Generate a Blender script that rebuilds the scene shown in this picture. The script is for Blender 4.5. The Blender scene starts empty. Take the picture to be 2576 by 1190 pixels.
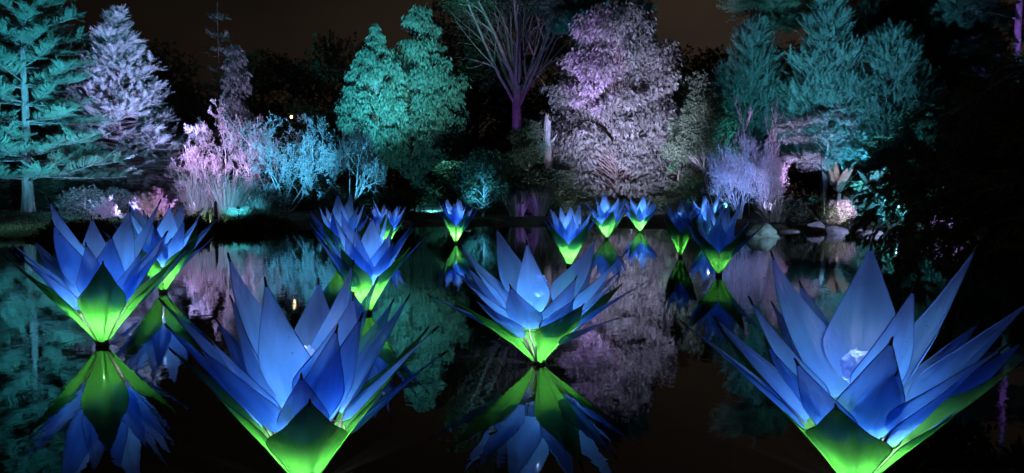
import bpy, bmesh, math
import numpy as np
from mathutils import Vector, Matrix, noise as mnoise

S = bpy.context.scene
COL = S.collection
PI = math.pi

# ------------------------------------------------------------------ camera
FPX, CX, CY, HZ, CAMH = 1790.0, 1288.0, 595.0, 492.0, 1.8   # focal length, centre and horizon in a 2576 px wide frame
PITCH = math.atan((CY - HZ) / FPX)
cam = bpy.data.cameras.new('camera')
camo = bpy.data.objects.new('camera', cam); COL.objects.link(camo)
camo.location = (0, 0, CAMH)
camo.rotation_euler = (PI/2 - PITCH, 0, 0)
cam.sensor_width = 36.0
cam.lens = FPX / 2576.0 * 36.0
cam.clip_start = 0.05; cam.clip_end = 3000
S.camera = camo

# ------------------------------------------------------------------ world: overcast night sky glowing faintly brown over the city
w = bpy.data.worlds.new('World'); S.world = w; w.use_nodes = True
nt = w.node_tree; nt.nodes.clear()
out = nt.nodes.new('ShaderNodeOutputWorld'); bg = nt.nodes.new('ShaderNodeBackground')
tc = nt.nodes.new('ShaderNodeTexCoord'); nz = nt.nodes.new('ShaderNodeTexNoise'); rp = nt.nodes.new('ShaderNodeValToRGB')
mp = nt.nodes.new('ShaderNodeMapping'); mp.inputs['Scale'].default_value = (1, 1, 3)
nt.links.new(tc.outputs['Generated'], mp.inputs[0]); nt.links.new(mp.outputs[0], nz.inputs['Vector'])
nz.inputs['Scale'].default_value = 2.2; nz.inputs['Detail'].default_value = 5
rp.color_ramp.elements[0].position = .3; rp.color_ramp.elements[0].color = (.50, .36, .27, 1)
rp.color_ramp.elements[1].position = .75; rp.color_ramp.elements[1].color = (1.0, .68, .46, 1)
sx = nt.nodes.new('ShaderNodeSeparateXYZ'); gr = nt.nodes.new('ShaderNodeMapRange'); ml = nt.nodes.new('ShaderNodeVectorMath'); ml.operation = 'SCALE'
gr.interpolation_type = 'SMOOTHSTEP'; gr.inputs[1].default_value = -.75; gr.inputs[2].default_value = .45; gr.inputs[3].default_value = .2; gr.inputs[4].default_value = 1.25   # city glow lies to the right
nt.links.new(tc.outputs['Generated'], sx.inputs[0]); nt.links.new(sx.outputs['X'], gr.inputs[0])
nt.links.new(nz.outputs['Fac'], rp.inputs[0]); nt.links.new(rp.outputs[0], ml.inputs[0]); nt.links.new(gr.outputs[0], ml.inputs['Scale']); nt.links.new(ml.outputs[0], bg.inputs[0])
bg.inputs[1].default_value = .0060
nt.links.new(bg.outputs[0], out.inputs[0])

# ------------------------------------------------------------------ exposure (long night exposure)
S.view_settings.view_transform = 'Standard'; S.view_settings.look = 'None'
S.view_settings.gamma = 1; S.view_settings.use_curve_mapping = False
S.view_settings.exposure = 2.0
S.render.engine = 'CYCLES'
S.cycles.use_denoising = True
S.cycles.max_bounces = 6; S.cycles.diffuse_bounces = 3; S.cycles.glossy_bounces = 3
S.cycles.transmission_bounces = 3; S.cycles.transparent_max_bounces = 12
S.cycles.caustics_reflective = False; S.cycles.caustics_refractive = False
S.cycles.sample_clamp_indirect = 3.0

# ------------------------------------------------------------------ helpers
def at(px, py, d):
    """world point at ground distance d (along +Y) seen at a pixel of the 2576 px frame"""
    u, v = (px - CX)/FPX, (CY - py)/FPX
    c, s = math.cos(PITCH), math.sin(PITCH)
    dy, dz = c + v*s, -s + v*c
    k = d/dy
    return Vector((u*k, d, CAMH + dz*k))
def onwater(px, py):
    u, v = (px - CX)/FPX, (CY - py)/FPX
    c, s = math.cos(PITCH), math.sin(PITCH)
    k = CAMH/-(-s + v*c)
    return Vector((u*k, (c + v*s)*k, 0))
def X(px, d): return (px - CX)/FPX*d
def Z(py, d): return at(CX, py, d).z

def link(o, parent=None):
    COL.objects.link(o)
    if parent is not None: o.parent = parent
    return o
def mesh(name, V, F, mat=None, smooth=False, attr=None):
    V = np.asarray(V, np.float32).reshape(-1, 3)
    me = bpy.data.meshes.new(name)
    fl = F if isinstance(F, list) and np.ndim(F[0]) == 2 else [F]
    fl = [np.asarray(f, np.int32) for f in fl if len(f)]
    nl = sum(f.size for f in fl); nf = sum(len(f) for f in fl)
    me.vertices.add(len(V)); me.vertices.foreach_set('co', V.ravel())
    me.loops.add(nl); me.loops.foreach_set('vertex_index', np.concatenate([f.ravel() for f in fl]))
    me.polygons.add(nf)
    tot = np.concatenate([np.full(len(f), f.shape[1], np.int32) for f in fl])
    st = np.concatenate([[0], np.cumsum(tot)[:-1]]).astype(np.int32)
    me.polygons.foreach_set('loop_start', st); me.polygons.foreach_set('loop_total', tot)
    if smooth: me.polygons.foreach_set('use_smooth', np.ones(nf, bool))
    if attr is not None:
        a = me.attributes.new('along', 'FLOAT', 'POINT'); a.data.foreach_set('value', np.asarray(attr, np.float32))
    me.update(calc_edges=True)
    if mat: me.materials.append(mat)
    return me
def obj(name, V, F, mat, parent=None, smooth=False, attr=None):
    return link(bpy.data.objects.new(name, mesh(name, V, F, mat, smooth, attr)), parent)
def empty(name, loc=(0, 0, 0), rz=0.0, scale=1.0):
    o = bpy.data.objects.new(name, None); o.location = loc; o.rotation_euler = (0, 0, rz)
    o.scale = (scale,)*3; o.empty_display_size = .2
    return link(o)
def tag(o, label, cat, group=None, kind=None):
    if label: o['label'] = label
    if cat: o['category'] = cat
    if group: o['group'] = group
    if kind: o['kind'] = kind
    return o
def copy_tree(o, parent=None):
    c = o.copy(); COL.objects.link(c)
    if parent is not None:
        c.parent = parent
    for ch in list(o.children): copy_tree(ch, c)
    return c
class B:
    """collects geometry for one mesh"""
    def __init__(s): s.V = []; s.F = {}; s.n = 0
    def add(s, V, F):
        V = np.asarray(V, float).reshape(-1, 3); F = np.asarray(F, int)
        if len(V) == 0 or len(F) == 0: return s
        s.V.append(V); s.F.setdefault(F.shape[1], []).append(F + s.n); s.n += len(V); return s
    def obj(s, name, mat, parent=None, smooth=False):
        return obj(name, np.concatenate(s.V), [np.concatenate(f) for f in s.F.values()], mat, parent, smooth)

def nrm(a): return a/np.maximum(np.linalg.norm(a, axis=-1, keepdims=True), 1e-9)
def tubes(P, R, sides=4):
    P = np.asarray(P, float); R = np.asarray(R, float)
    N, K, _ = P.shape
    T = nrm(np.gradient(P, axis=1))
    avg = nrm(P[:, -1] - P[:, 0])
    ref = np.where(np.abs(avg[:, 2:3]) > .8, np.array([[1., 0, 0]]), np.array([[0, 0, 1.]]))
    n1 = nrm(np.cross(T, ref[:, None, :])); n2 = np.cross(T, n1)
    a = np.arange(sides)*2*PI/sides
    V = P[:, :, None, :] + R[:, :, None, None]*(np.cos(a)[None, None, :, None]*n1[:, :, None, :] + np.sin(a)[None, None, :, None]*n2[:, :, None, :])
    i = (np.arange(N)*K*sides)[:, None, None]; k = (np.arange(K-1)*sides)[None, :, None]; s = np.arange(sides)[None, None, :]; s1 = (s+1) % sides
    F = np.stack([i+k+s, i+k+s1, i+k+sides+s1, i+k+sides+s], -1).reshape(-1, 4)
    return V.reshape(-1, 3), F
def paths(start, dirs, length, K, rng, wiggle=.15, trop=0.0, trop2=0.0):
    """curved polylines; trop: pull in z per step, trop2: extra pull growing to the tip"""
    N = len(start); P = np.zeros((N, K, 3)); P[:, 0] = start
    d = nrm(np.asarray(dirs, float)); st = (np.asarray(length)/(K-1))[:, None]
    for k in range(1, K):
        d = d + rng.normal(0, wiggle, (N, 3)); d[:, 2] += trop + trop2*k/(K-1)
        d = nrm(d); P[:, k] = P[:, k-1] + d*st
    return P
def along(P, idx, t):
    K = P.shape[1]; f = np.clip(t, 0, .9999)*(K-1); k = f.astype(int); u = (f-k)[:, None]
    a, b = P[idx, k], P[idx, k+1]
    return a + (b-a)*u, nrm(b-a), k
def grow(P, R, n, rng, t0=.3, t1=1., ang=(35, 65), ls=.6, K=5, wiggle=.15, trop=0., trop2=0., rs=.6, taper=.3, flat=0., drop=0.):
    N = len(P); idx = np.repeat(np.arange(N), n)
    if drop: idx = idx[rng.random(len(idx)) > drop]
    M = len(idx); t = rng.uniform(t0, t1, M)
    pos, T, k = along(P, idx, t)
    pr = rng.normal(0, 1, (M, 3)); pr[:, 2] *= (1-flat); pr = nrm(pr - (pr*T).sum(-1, keepdims=True)*T)
    a = np.radians(rng.uniform(ang[0], ang[1], M))[:, None]
    d = np.cos(a)*T + np.sin(a)*pr
    L = np.linalg.norm(np.diff(P, axis=1), axis=-1).sum(1)[idx]*ls*(1 - .45*t)*rng.uniform(.7, 1.25, M)
    C = paths(pos, d, L, K, rng, wiggle, trop, trop2)
    r0 = R[idx, k]*rs
    return C, r0[:, None]*np.linspace(1, taper, K)[None]
def frames(D, up=None, roll=None, rng=None):
    D = nrm(D); u = np.array([[0, 0, 1.]]) if up is None else up
    Y = np.cross(np.broadcast_to(u, D.shape), D); bad = np.linalg.norm(Y, axis=-1) < 1e-3
    Y[bad] = [0, 1, 0]; Y = nrm(Y); Zv = np.cross(D, Y)
    if roll is not None:
        c, s = np.cos(roll)[:, None], np.sin(roll)[:, None]
        Y, Zv = c*Y + s*Zv, -s*Y + c*Zv
    return D, Y, Zv
def scatter(tv, tf, pos, D, scale, rng, roll=.5, up=None):
    N = len(pos)
    Xv, Y, Zv = frames(D, up, rng.normal(0, roll, N) if roll < 3 else rng.uniform(0, 2*PI, N))
    V = pos[:, None, :] + np.asarray(scale)[:, None, None]*(tv[None, :, 0:1]*Xv[:, None] + tv[None, :, 1:2]*Y[:, None] + tv[None, :, 2:3]*Zv[:, None])
    F = (tf[None] + (np.arange(N)*len(tv))[:, None, None]).reshape(-1, tf.shape[1])
    return V.reshape(-1, 3), F
# leaf sprays; +X is the growing direction
def t_needles(pairs=6, wid=.32, fw=.17, thick=.085, lift=.06, asym=False, seed=1):
    r = np.random.default_rng(seed); V = []; F = []
    for i in range(pairs):
        x = .06 + .86*i/pairs; l = wid*(1 - .75*(i/pairs)**1.4)*r.uniform(.8, 1.15)
        for sgn in (-1, 1):
            z = r.normal(0, lift); n = len(V)
            V += [(x, 0, 0), (x+thick, 0, 0), (x+fw+r.normal(0, .03), sgn*l, z)]; F.append((n, n+1, n+2))
    n = len(V); V += [(0, -.022, 0), (0, .022, 0), (1.05, 0, .02)]; F.append((n, n+1, n+2))
    n = len(V); V += [(.75, 0, -.02), (.8, 0, .03), (1.15, 0, .03)]; F.append((n, n+1, n+2))
    return np.array(V), np.array(F)
def t_leaves(n=5, ln=.52, wd=.17, droop=.25, spread=.7, seed=2):
    r = np.random.default_rng(seed); V = []; F = []
    for i in range(n):
        p = r.normal(0, .16, 3) + [.2, 0, 0]; d = np.array([.7, 0, -droop]) + r.normal(0, spread, 3)*[.5, 1, 1]; d /= np.linalg.norm(d)
        s = np.cross(d, r.normal(0, 1, 3)); s /= np.linalg.norm(s); l = ln*r.uniform(.6, 1.2); k = len(V)
        V += [p, p+d*l*.45+s*wd*.5, p+d*l, p+d*l*.45-s*wd*.5]; F += [(k, k+1, k+2), (k, k+2, k+3)]
    return np.array(V), np.array(F)
def t_tassel(n=3, ln=1., wd=.2, seed=3):
    r = np.random.default_rng(seed); V = []; F = []
    for i in range(n):
        p = r.normal(0, .08, 3); a = r.uniform(-1, 1)*.5; k = len(V)
        m = p + np.array([.4*ln, a*.3, .04+r.normal(0, .04)]); e = p + np.array([ln*r.uniform(.7, 1.1), a*.55, -.12+r.normal(0, .08)])
        s = np.array([0, wd*.5, r.normal(0, .03)])
        V += [p, m-s, m+s, e]; F += [(k, k+1, k+2), (k+1, k+3, k+2)]
        for q in (.55,):                      # side leaflets
            b = p+(e-p)*q; k = len(V); sg = r.choice((-1, 1))
            V += [b, b+[.06, 0, 0], b+np.array([.16, sg*.16, r.normal(0, .05)])]; F.append((k, k+1, k+2))
    return np.array(V), np.array(F)
NEEDLE = t_needles(); LEAF = t_leaves(); TASSEL = t_tassel(); UPSPRAY = t_needles(9, .17, .13, .075, .05, seed=4); LEAFSMALL = t_leaves(5, .5, .16, .1, .9, 5)

# ------------------------------------------------------------------ materials
def newmat(name):
    m = bpy.data.materials.new(name); m.use_nodes = True; t = m.node_tree; t.nodes.clear()
    return m, t, t.nodes.new('ShaderNodeOutputMaterial')
def foliage(name, c1, c2, scale=.6, trans=.25, rough=.6):
    m, t, o = newmat(name); N = t.nodes.new; L = t.links.new
    g = N('ShaderNodeNewGeometry'); n = N('ShaderNodeTexNoise'); n.inputs['Scale'].default_value = scale; n.inputs['Detail'].default_value = 6
    L(g.outputs['Position'], n.inputs['Vector'])
    r = N('ShaderNodeMath'); r.operation = 'MULTIPLY_ADD'; r.inputs[1].default_value = .45
    L(g.outputs['Random Per Island'], r.inputs[0]); L(n.outputs['Fac'], r.inputs[2])
    rp = N('ShaderNodeValToRGB'); rp.color_ramp.elements[0].position = .4; rp.color_ramp.elements[1].position = 1.0
    rp.color_ramp.elements[0].color = (*c1, 1); rp.color_ramp.elements[1].color = (*c2, 1); L(r.outputs[0], rp.inputs[0])
    p = N('ShaderNodeBsdfPrincipled'); p.inputs['Roughness'].default_value = rough; p.inputs['Specular IOR Level'].default_value = .3
    tr = N('ShaderNodeBsdfTranslucent'); mx = N('ShaderNodeMixShader'); mx.inputs[0].default_value = trans
    L(rp.outputs[0], p.inputs['Base Color']); L(rp.outputs[0], tr.inputs[0])
    L(p.outputs[0], mx.inputs[1]); L(tr.outputs[0], mx.inputs[2]); L(mx.outputs[0], o.inputs[0])
    return m
def rough(name, c1, c2, scale=3., stretch=(1, 1, 1), bump=.5, rgh=.85, bd=.05, spec=.3):
    m, t, o = newmat(name); N = t.nodes.new; L = t.links.new
    tc = N('ShaderNodeTexCoord'); mp = N('ShaderNodeMapping'); mp.inputs['Scale'].default_value = stretch
    L(tc.outputs['Object'], mp.inputs[0])
    n = N('ShaderNodeTexNoise'); n.inputs['Scale'].default_value = scale; n.inputs['Detail'].default_value = 8; L(mp.outputs[0], n.inputs['Vector'])
    rp = N('ShaderNodeValToRGB'); rp.color_ramp.elements[0].position = .32; rp.color_ramp.elements[1].position = .7
    rp.color_ramp.elements[0].color = (*c1, 1); rp.color_ramp.elements[1].color = (*c2, 1); L(n.outputs['Fac'], rp.inputs[0])
    b = N('ShaderNodeBump'); b.inputs['Strength'].default_value = bump; b.inputs['Distance'].default_value = bd; L(n.outputs['Fac'], b.inputs['Height'])
    p = N('ShaderNodeBsdfPrincipled'); p.inputs['Roughness'].default_value = rgh; p.inputs['Specular IOR Level'].default_value = spec
    L(rp.outputs[0], p.inputs['Base Color']); L(b.outputs[0], p.inputs['Normal']); L(p.outputs[0], o.inputs[0])
    return m
def fabric(name, base, tip, transp=.10, trans=.62):
    """thin dyed nylon: diffuse + translucent, a little see-through, slightly glossy, dyed from base to tip, wrinkled"""
    m, t, o = newmat(name); N = t.nodes.new; L = t.links.new
    a = N('ShaderNodeAttribute'); a.attribute_name = 'along'
    rp = N('ShaderNodeValToRGB'); rp.color_ramp.elements[0].position = .45; rp.color_ramp.elements[1].position = 1.
    rp.color_ramp.elements[0].color = (*base, 1); rp.color_ramp.elements[1].color = (*tip, 1); L(a.outputs['Fac'], rp.inputs[0])
    tc = N('ShaderNodeTexCoord'); oi = N('ShaderNodeObjectInfo'); ov = N('ShaderNodeVectorMath'); ov.operation = 'SCALE'; ov.inputs[0].default_value = (37, 21, 53); L(oi.outputs['Random'], ov.inputs['Scale'])
    n = N('ShaderNodeTexNoise'); n.inputs['Scale'].default_value = 5; n.inputs['Detail'].default_value = 6
    mp = N('ShaderNodeMapping'); mp.inputs['Scale'].default_value = (1, 2.2, .55); L(tc.outputs['Object'], mp.inputs[0]); L(ov.outputs[0], mp.inputs['Location']); L(mp.outputs[0], n.inputs['Vector'])
    mr = N('ShaderNodeMapRange'); mr.inputs[1].default_value = .3; mr.inputs[2].default_value = .75; mr.inputs[3].default_value = .70; mr.inputs[4].default_value = 1.08
    L(n.outputs['Fac'], mr.inputs[0])
    # mildew specks on outdoor cloth
    n2 = N('ShaderNodeTexNoise'); n2.inputs['Scale'].default_value = 38; n2.inputs['Detail'].default_value = 3; L(tc.outputs['Object'], n2.inputs['Vector'])
    m2 = N('ShaderNodeMapRange'); m2.inputs[1].default_value = .70; m2.inputs[2].default_value = .76; m2.inputs[3].default_value = 1.; m2.inputs[4].default_value = .45
    L(n2.outputs['Fac'], m2.inputs[0])
    mm = N('ShaderNodeMath'); mm.operation = 'MULTIPLY'; L(mr.outputs[0], mm.inputs[0]); L(m2.outputs[0], mm.inputs[1])
    mc = N('ShaderNodeVectorMath'); mc.operation = 'SCALE'; L(rp.outputs[0], mc.inputs[0]); L(mm.outputs[0], mc.inputs['Scale'])
    b = N('ShaderNodeBump'); b.inputs['Strength'].default_value = .8; b.inputs['Distance'].default_value = .04; L(n.outputs['Fac'], b.inputs['Height'])
    df = N('ShaderNodeBsdfDiffuse'); tr = N('ShaderNodeBsdfTranslucent'); gl = N('ShaderNodeBsdfGlossy'); gl.inputs['Roughness'].default_value = .45
    tp = N('ShaderNodeBsdfTransparent')
    for s in (df, tr): L(mc.outputs[0], s.inputs['Color']); L(b.outputs[0], s.inputs['Normal'])
    L(b.outputs[0], gl.inputs['Normal']); wm = N('ShaderNodeMixRGB'); wm.inputs[0].default_value = .42; wm.inputs[2].default_value = (.8, .92, 1, 1); L(rp.outputs[0], wm.inputs[1]); L(wm.outputs[0], tp.inputs[0])
    m1 = N('ShaderNodeMixShader'); m1.inputs[0].default_value = trans; L(df.outputs[0], m1.inputs[1]); L(tr.outputs[0], m1.inputs[2])
    m3 = N('ShaderNodeMixShader'); m3.inputs[0].default_value = .03; L(m1.outputs[0], m3.inputs[1]); L(gl.outputs[0], m3.inputs[2])
    m4 = N('ShaderNodeMixShader'); m4.inputs[0].default_value = transp; L(m3.outputs[0], m4.inputs[1]); L(tp.outputs[0], m4.inputs[2])
    L(m4.outputs[0], o.inputs[0])
    return m
def emit(name, c, st):
    m, t, o = newmat(name); e = t.nodes.new('ShaderNodeEmission'); e.inputs[0].default_value = (*c, 1); e.inputs[1].default_value = st
    t.links.new(e.outputs[0], o.inputs[0]); return m

M = {}
M['blue'] = fabric('blue_fabric', (.095, .345, .94), (.12, .21, .72), .27)
M['film'] = fabric('clear_film', (.30, .46, .9), (.30, .46, .9), .45)
M['green'] = fabric('green_fabric', (.038, .23, .026), (.03, .17, .016), .05)
M['hem_blue'] = rough('blue_hem', (.03, .08, .26), (.05, .13, .42), 20, bump=.2)
M['hem_green'] = rough('green_hem', (.008, .035, .006), (.015, .06, .01), 20, bump=.2)
M['black'] = rough('black_rubber', (.004, .004, .004), (.012, .012, .012), 30, bump=.6, rgh=.6, bd=.01)
M['metal'] = rough('dark_metal', (.02, .02, .022), (.05, .05, .055), 25, bump=.15, rgh=.5, bd=.01)
M['bark'] = rough('bark', (.10, .085, .07), (.26, .22, .19), 3, (3, 3, .5), .9, .9, .12)
M['barkpale'] = rough('pale_bark', (.22, .2, .18), (.42, .39, .36), 3, (3, 3, .5), .8, .9, .1)
M['twig'] = rough('twig_bark', (.22, .19, .17), (.38, .34, .31), 6, (1, 1, 1), .4, .85, .03)
M['rock'] = rough('rock', (.10, .095, .09), (.36, .34, .32), 1.6, (1, 1, 1.6), 1., .85, .12)
M['spruce'] = foliage('spruce_needles', (.06, .085, .065), (.16, .19, .15), .5)
M['arauc'] = foliage('araucaria_needles', (.06, .10, .07), (.13, .19, .12), .5)
M['cypress'] = foliage('cypress_leaves', (.05, .08, .06), (.12, .16, .12), .4)
M['silver'] = foliage('grey_leaves', (.075, .085, .07), (.19, .20, .17), .35, .3)
M['leaf'] = foliage('broad_leaves', (.05, .085, .05), (.11, .16, .09), .5, .3)
M['dark'] = foliage('dark_leaves', (.03, .045, .025), (.06, .085, .045), .4, .15)
M['grassleaf'] = foliage('grass_blades', (.13, .15, .11), (.27, .29, .22), 1.2, .3)
M['flower'] = foliage('pale_flowers', (.22, .17, .19), (.42, .34, .36), 1.5, .35)
M['frond'] = foliage('fern_fronds', (.15, .17, .14), (.3, .31, .26), .8, .35)
M['wood'] = rough('weathered_wood', (.10, .08, .06), (.24, .2, .16), 4, (4, 4, .6), .8, .9, .04)
M['bulb'] = emit('warm_bulb', (1, .74, .38), 2.5)

def water_mat():
    m, t, o = newmat('pond_water'); N = t.nodes.new; L = t.links.new
    tc = N('ShaderNodeTexCoord')
    mp = N('ShaderNodeMapping'); mp.inputs['Scale'].default_value = (1.1, .8, 1); L(tc.outputs['Object'], mp.inputs[0])
    n = N('ShaderNodeTexNoise'); n.inputs['Scale'].default_value = 2.6; n.inputs['Detail'].default_value = 3; n.inputs['Distortion'].default_value = .6; L(mp.outputs[0], n.inputs['Vector'])
    n2 = N('ShaderNodeTexNoise'); n2.inputs['Scale'].default_value = .35; n2.inputs['Detail'].default_value = 2; L(tc.outputs['Object'], n2.inputs['Vector'])
    ad = N('ShaderNodeMath'); ad.operation = 'MULTIPLY'; L(n.outputs['Fac'], ad.inputs[0]); L(n2.outputs['Fac'], ad.inputs[1])
    b = N('ShaderNodeBump'); b.inputs['Strength'].default_value = 1.; b.inputs['Distance'].default_value = .004; L(ad.outputs[0], b.inputs['Height'])
    p = N('ShaderNodeBsdfPrincipled'); p.inputs['Base Color'].default_value = (.0035, .004, .0035, 1); p.inputs['Roughness'].default_value = .022
    p.inputs['IOR'].default_value = 1.42; L(b.outputs[0], p.inputs['Normal']); L(p.outputs[0], o.inputs[0])
    return m
def ground_mat():
    m, t, o = newmat('lawn_and_soil'); N = t.nodes.new; L = t.links.new
    g = N('ShaderNodeNewGeometry')
    n = N('ShaderNodeTexNoise'); n.inputs['Scale'].default_value = .35; n.inputs['Detail'].default_value = 9; L(g.outputs['Position'], n.inputs['Vector'])
    n2 = N('ShaderNodeTexNoise'); n2.inputs['Scale'].default_value = 9; n2.inputs['Detail'].default_value = 6; L(g.outputs['Position'], n2.inputs['Vector'])
    r1 = N('ShaderNodeValToRGB'); r1.color_ramp.elements[0].position = .42; r1.color_ramp.elements[1].position = .6
    r1.color_ramp.elements[0].color = (.045, .038, .028, 1); r1.color_ramp.elements[1].color = (.055, .085, .03, 1); L(n.outputs['Fac'], r1.inputs[0])
    mr = N('ShaderNodeMapRange'); mr.inputs[1].default_value = .3; mr.inputs[2].default_value = .7; mr.inputs[3].default_value = .55; mr.inputs[4].default_value = 1.3; L(n2.outputs['Fac'], mr.inputs[0])
    sc = N('ShaderNodeVectorMath'); sc.operation = 'SCALE'; L(r1.outputs[0], sc.inputs[0]); L(mr.outputs[0], sc.inputs['Scale'])
    b = N('ShaderNodeBump'); b.inputs['Strength'].default_value = .9; b.inputs['Distance'].default_value = .1; L(n2.outputs['Fac'], b.inputs['Height'])
    p = N('ShaderNodeBsdfPrincipled'); p.inputs['Roughness'].default_value = .95; L(sc.outputs[0], p.inputs['Base Color']); L(b.outputs[0], p.inputs['Normal']); L(p.outputs[0], o.inputs[0])
    return m

# ------------------------------------------------------------------ terrain and water
POND = np.array([(-14, 1.6), (-18, 10), (-21, 20), (-21.8, 26), (-20.4, 30), (-16.2, 31), (-13.2, 33.5), (-12.4, 38), (-11, 44.5), (-8, 48), (0, 45.5), (6, 46.5), (10, 41.5),
                 (11.2, 34.5), (14.2, 36), (16.6, 33), (19, 27), (17, 18), (13.5, 11), (9, 5), (6, 1.6), (-4, 1.2)], float)
def shore_sd(x, y):
    """signed distance to the pond outline, negative in the water"""
    p = np.stack([x, y], -1); A = POND; Bp = np.roll(POND, -1, 0)
    d = np.full(x.shape, 1e9); ins = np.zeros(x.shape, bool)
    for a, b in zip(A, Bp):
        e = b-a; q = p-a; tt = np.clip((q@e)/(e@e), 0, 1)
        d = np.minimum(d, np.linalg.norm(q - tt[..., None]*e, axis=-1))
        c = ((a[1] > y) != (b[1] > y)) & (x < (b[0]-a[0])*(y-a[1])/(b[1]-a[1]+1e-12)+a[0]); ins ^= c
    return np.where(ins, -d, d)
def ground_z(x, y):
    x = np.asarray(x, float); y = np.asarray(y, float); sd = shore_sd(x, y)
    sd = sd + .5*np.sin(x*1.1+np.sin(y*.9)) + .3*np.sin(y*1.7+x*.6)
    land = .05 + .30*(1-np.exp(-np.maximum(sd, 0)/.6)) + .026*np.clip(sd-1.5, 0, 45) + .04*np.sin(x*.7)*np.sin(y*.9)*np.clip(sd-1, 0, 1)
    return np.where(sd > 0, land, np.maximum(-1.2, .05 + .35*sd))
def gz(x, y): return float(ground_z(np.array([x]), np.array([y]))[0])
u = np.linspace(-1, 1, 190); gx = 34*np.sinh(3.6*u)/math.sinh(1.2)*.9
v = np.linspace(-1, 1, 190); gy = 26 + 34*np.sinh(3.6*v)/math.sinh(1.2)*.9
GX, GY = np.meshgrid(gx, gy); GZ = ground_z(GX.ravel(), GY.ravel())
n = 190; ii = (np.arange(n-1)[:, None]*n + np.arange(n-1)[None]).ravel()
tag(obj('ground', np.stack([GX.ravel(), GY.ravel(), GZ], -1), np.stack([ii, ii+1, ii+n+1, ii+n], -1), ground_mat(), smooth=True), 'dark lawn and soil banks around the pond', 'ground', kind='structure')
tag(obj('water', [(-45, -3, 0), (45, -3, 0), (45, 62, 0), (-45, 62, 0)], [(0, 1, 2, 3)], water_mat()), 'still black pond water mirroring the lanterns and trees', 'water', kind='structure')

# ------------------------------------------------------------------ lotus lanterns
# Petals are sewn cloth on wire; measures are for a lantern 1 m tall and every lantern is scaled from that.
def bez(p0, p1, p2, t):
    t = t[:, None]; p0, p1, p2 = map(np.array, (p0, p1, p2))
    return (1-t)**2*p0 + 2*t*(1-t)*p1 + t*t*p2
def petal_surface(kind, seed, nt=18, nu=9):
    r = np.random.default_rng(seed); t = np.linspace(0, 1, nt)
    j = lambda s: r.normal(0, s)
    if kind == 'sepal':
        c = bez((.036, .03), (.155+j(.006), .28), (.48+j(.02), .69+j(.02)), t)
        wd = np.where(t < .47, c[:, 0]*PI/4, 0); w0 = np.interp(.47, t, c[:, 0])*PI/4
        wd = np.where(t < .47, wd, w0*(1 + .22*np.sin(np.clip((t-.47)/.3, 0, 1)*PI))*(1-np.clip((t-.47)/.53, 0, 1)**1.6))
    else:
        P, wm, pk = {'outer': [((.165, .31), (.25, .46), (.49+j(.03), .77+j(.03))), .100, .42],
                     'mid': [((.14, .36), (.25, .54), (.44+j(.025), .88+j(.03))), .112, .36],
                     'inner': [((.115, .44), (.205, .64), (.28+j(.025), .99+j(.02))), .140, .36]}[kind]
        c = bez(*P, t); wm *= r.uniform(.88, 1.12)
        s = np.where(t < pk, .45 + .55*np.sin(np.clip(t/pk, 0, 1)*PI/2), np.clip(1 - ((t-pk)/(1-pk))**1.22, 0, 1))
        wd = wm*s
    wd = np.maximum(wd, .0016)
    u = np.linspace(-1, 1, nu)
    d = np.gradient(c, axis=0); d /= np.linalg.norm(d, axis=1, keepdims=True); nr, nz_ = d[:, 1], -d[:, 0]   # outward normal in the (r, z) plane
    V = np.zeros((nt, nu, 3)); ph = r.uniform(0, 6)
    for i in range(nt):
        rr = c[i, 0]
        if kind == 'sepal': a = u*wd[i]/max(rr, .02); x = rr*np.cos(a); y = rr*np.sin(a)
        else:
            y = u*wd[i]; x = rr - .62*y*y/(rr+.05)
        # a soft keel along the middle and slack pleats that die out at the wires
        pl = (.10*wd[i]*(1-np.abs(u))**1.5 + .007*np.sin(u*7+ph)*np.sin(t[i]*PI)*(1-u*u))*(1 if kind != 'sepal' else .8)
        curl = .03*max(0, t[i]-.75)**1.5*8*(1 if seed % 2 else -1)*.35
        V[i, :, 0] = x + nr[i]*pl + curl; V[i, :, 1] = y; V[i, :, 2] = c[i, 1] + nz_[i]*pl
    ii = (np.arange(nt-1)[:, None]*nu + np.arange(nu-1)[None]).ravel()
    return V, np.stack([ii, ii+1, ii+nu+1, ii+nu], -1), np.repeat(t, nu)
PET = {}
for kind, nv in (('sepal', 2), ('outer', 4), ('mid', 3), ('inner', 3)):
    PET[kind] = []
    for k in range(nv):
        V, F, al = petal_surface(kind, 11*k + len(kind))
        green = kind == 'sepal'
        me = mesh(kind+'_cloth', V, F, M['green' if green else 'blue'], True, al)
        i0 = 1 if not green else 2
        e = np.stack([V[i0:, 0], V[i0:, -1]])
        b = B(); rad = .0022
        b.add(*tubes(e, np.full(e.shape[:2], rad)*np.linspace(1.1, .8, e.shape[1])[None], 5))
        hm = mesh(kind+'_hem', np.concatenate(b.V), [np.concatenate(f) for f in b.F.values()], M['hem_green' if green else 'hem_blue'], True)
        tp = V[-1, V.shape[1]//2]; td = tp - V[-3, V.shape[1]//2]; td /= np.linalg.norm(td)
        tv, tf = tubes(np.array([[tp - td*.02, tp, tp + td*.022]]), np.array([[.006, .0055, .004]]), 5)
        cm = mesh('tip', tv, tf, M['black'], True)
        PET[kind].append((me, hm, cm))
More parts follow.
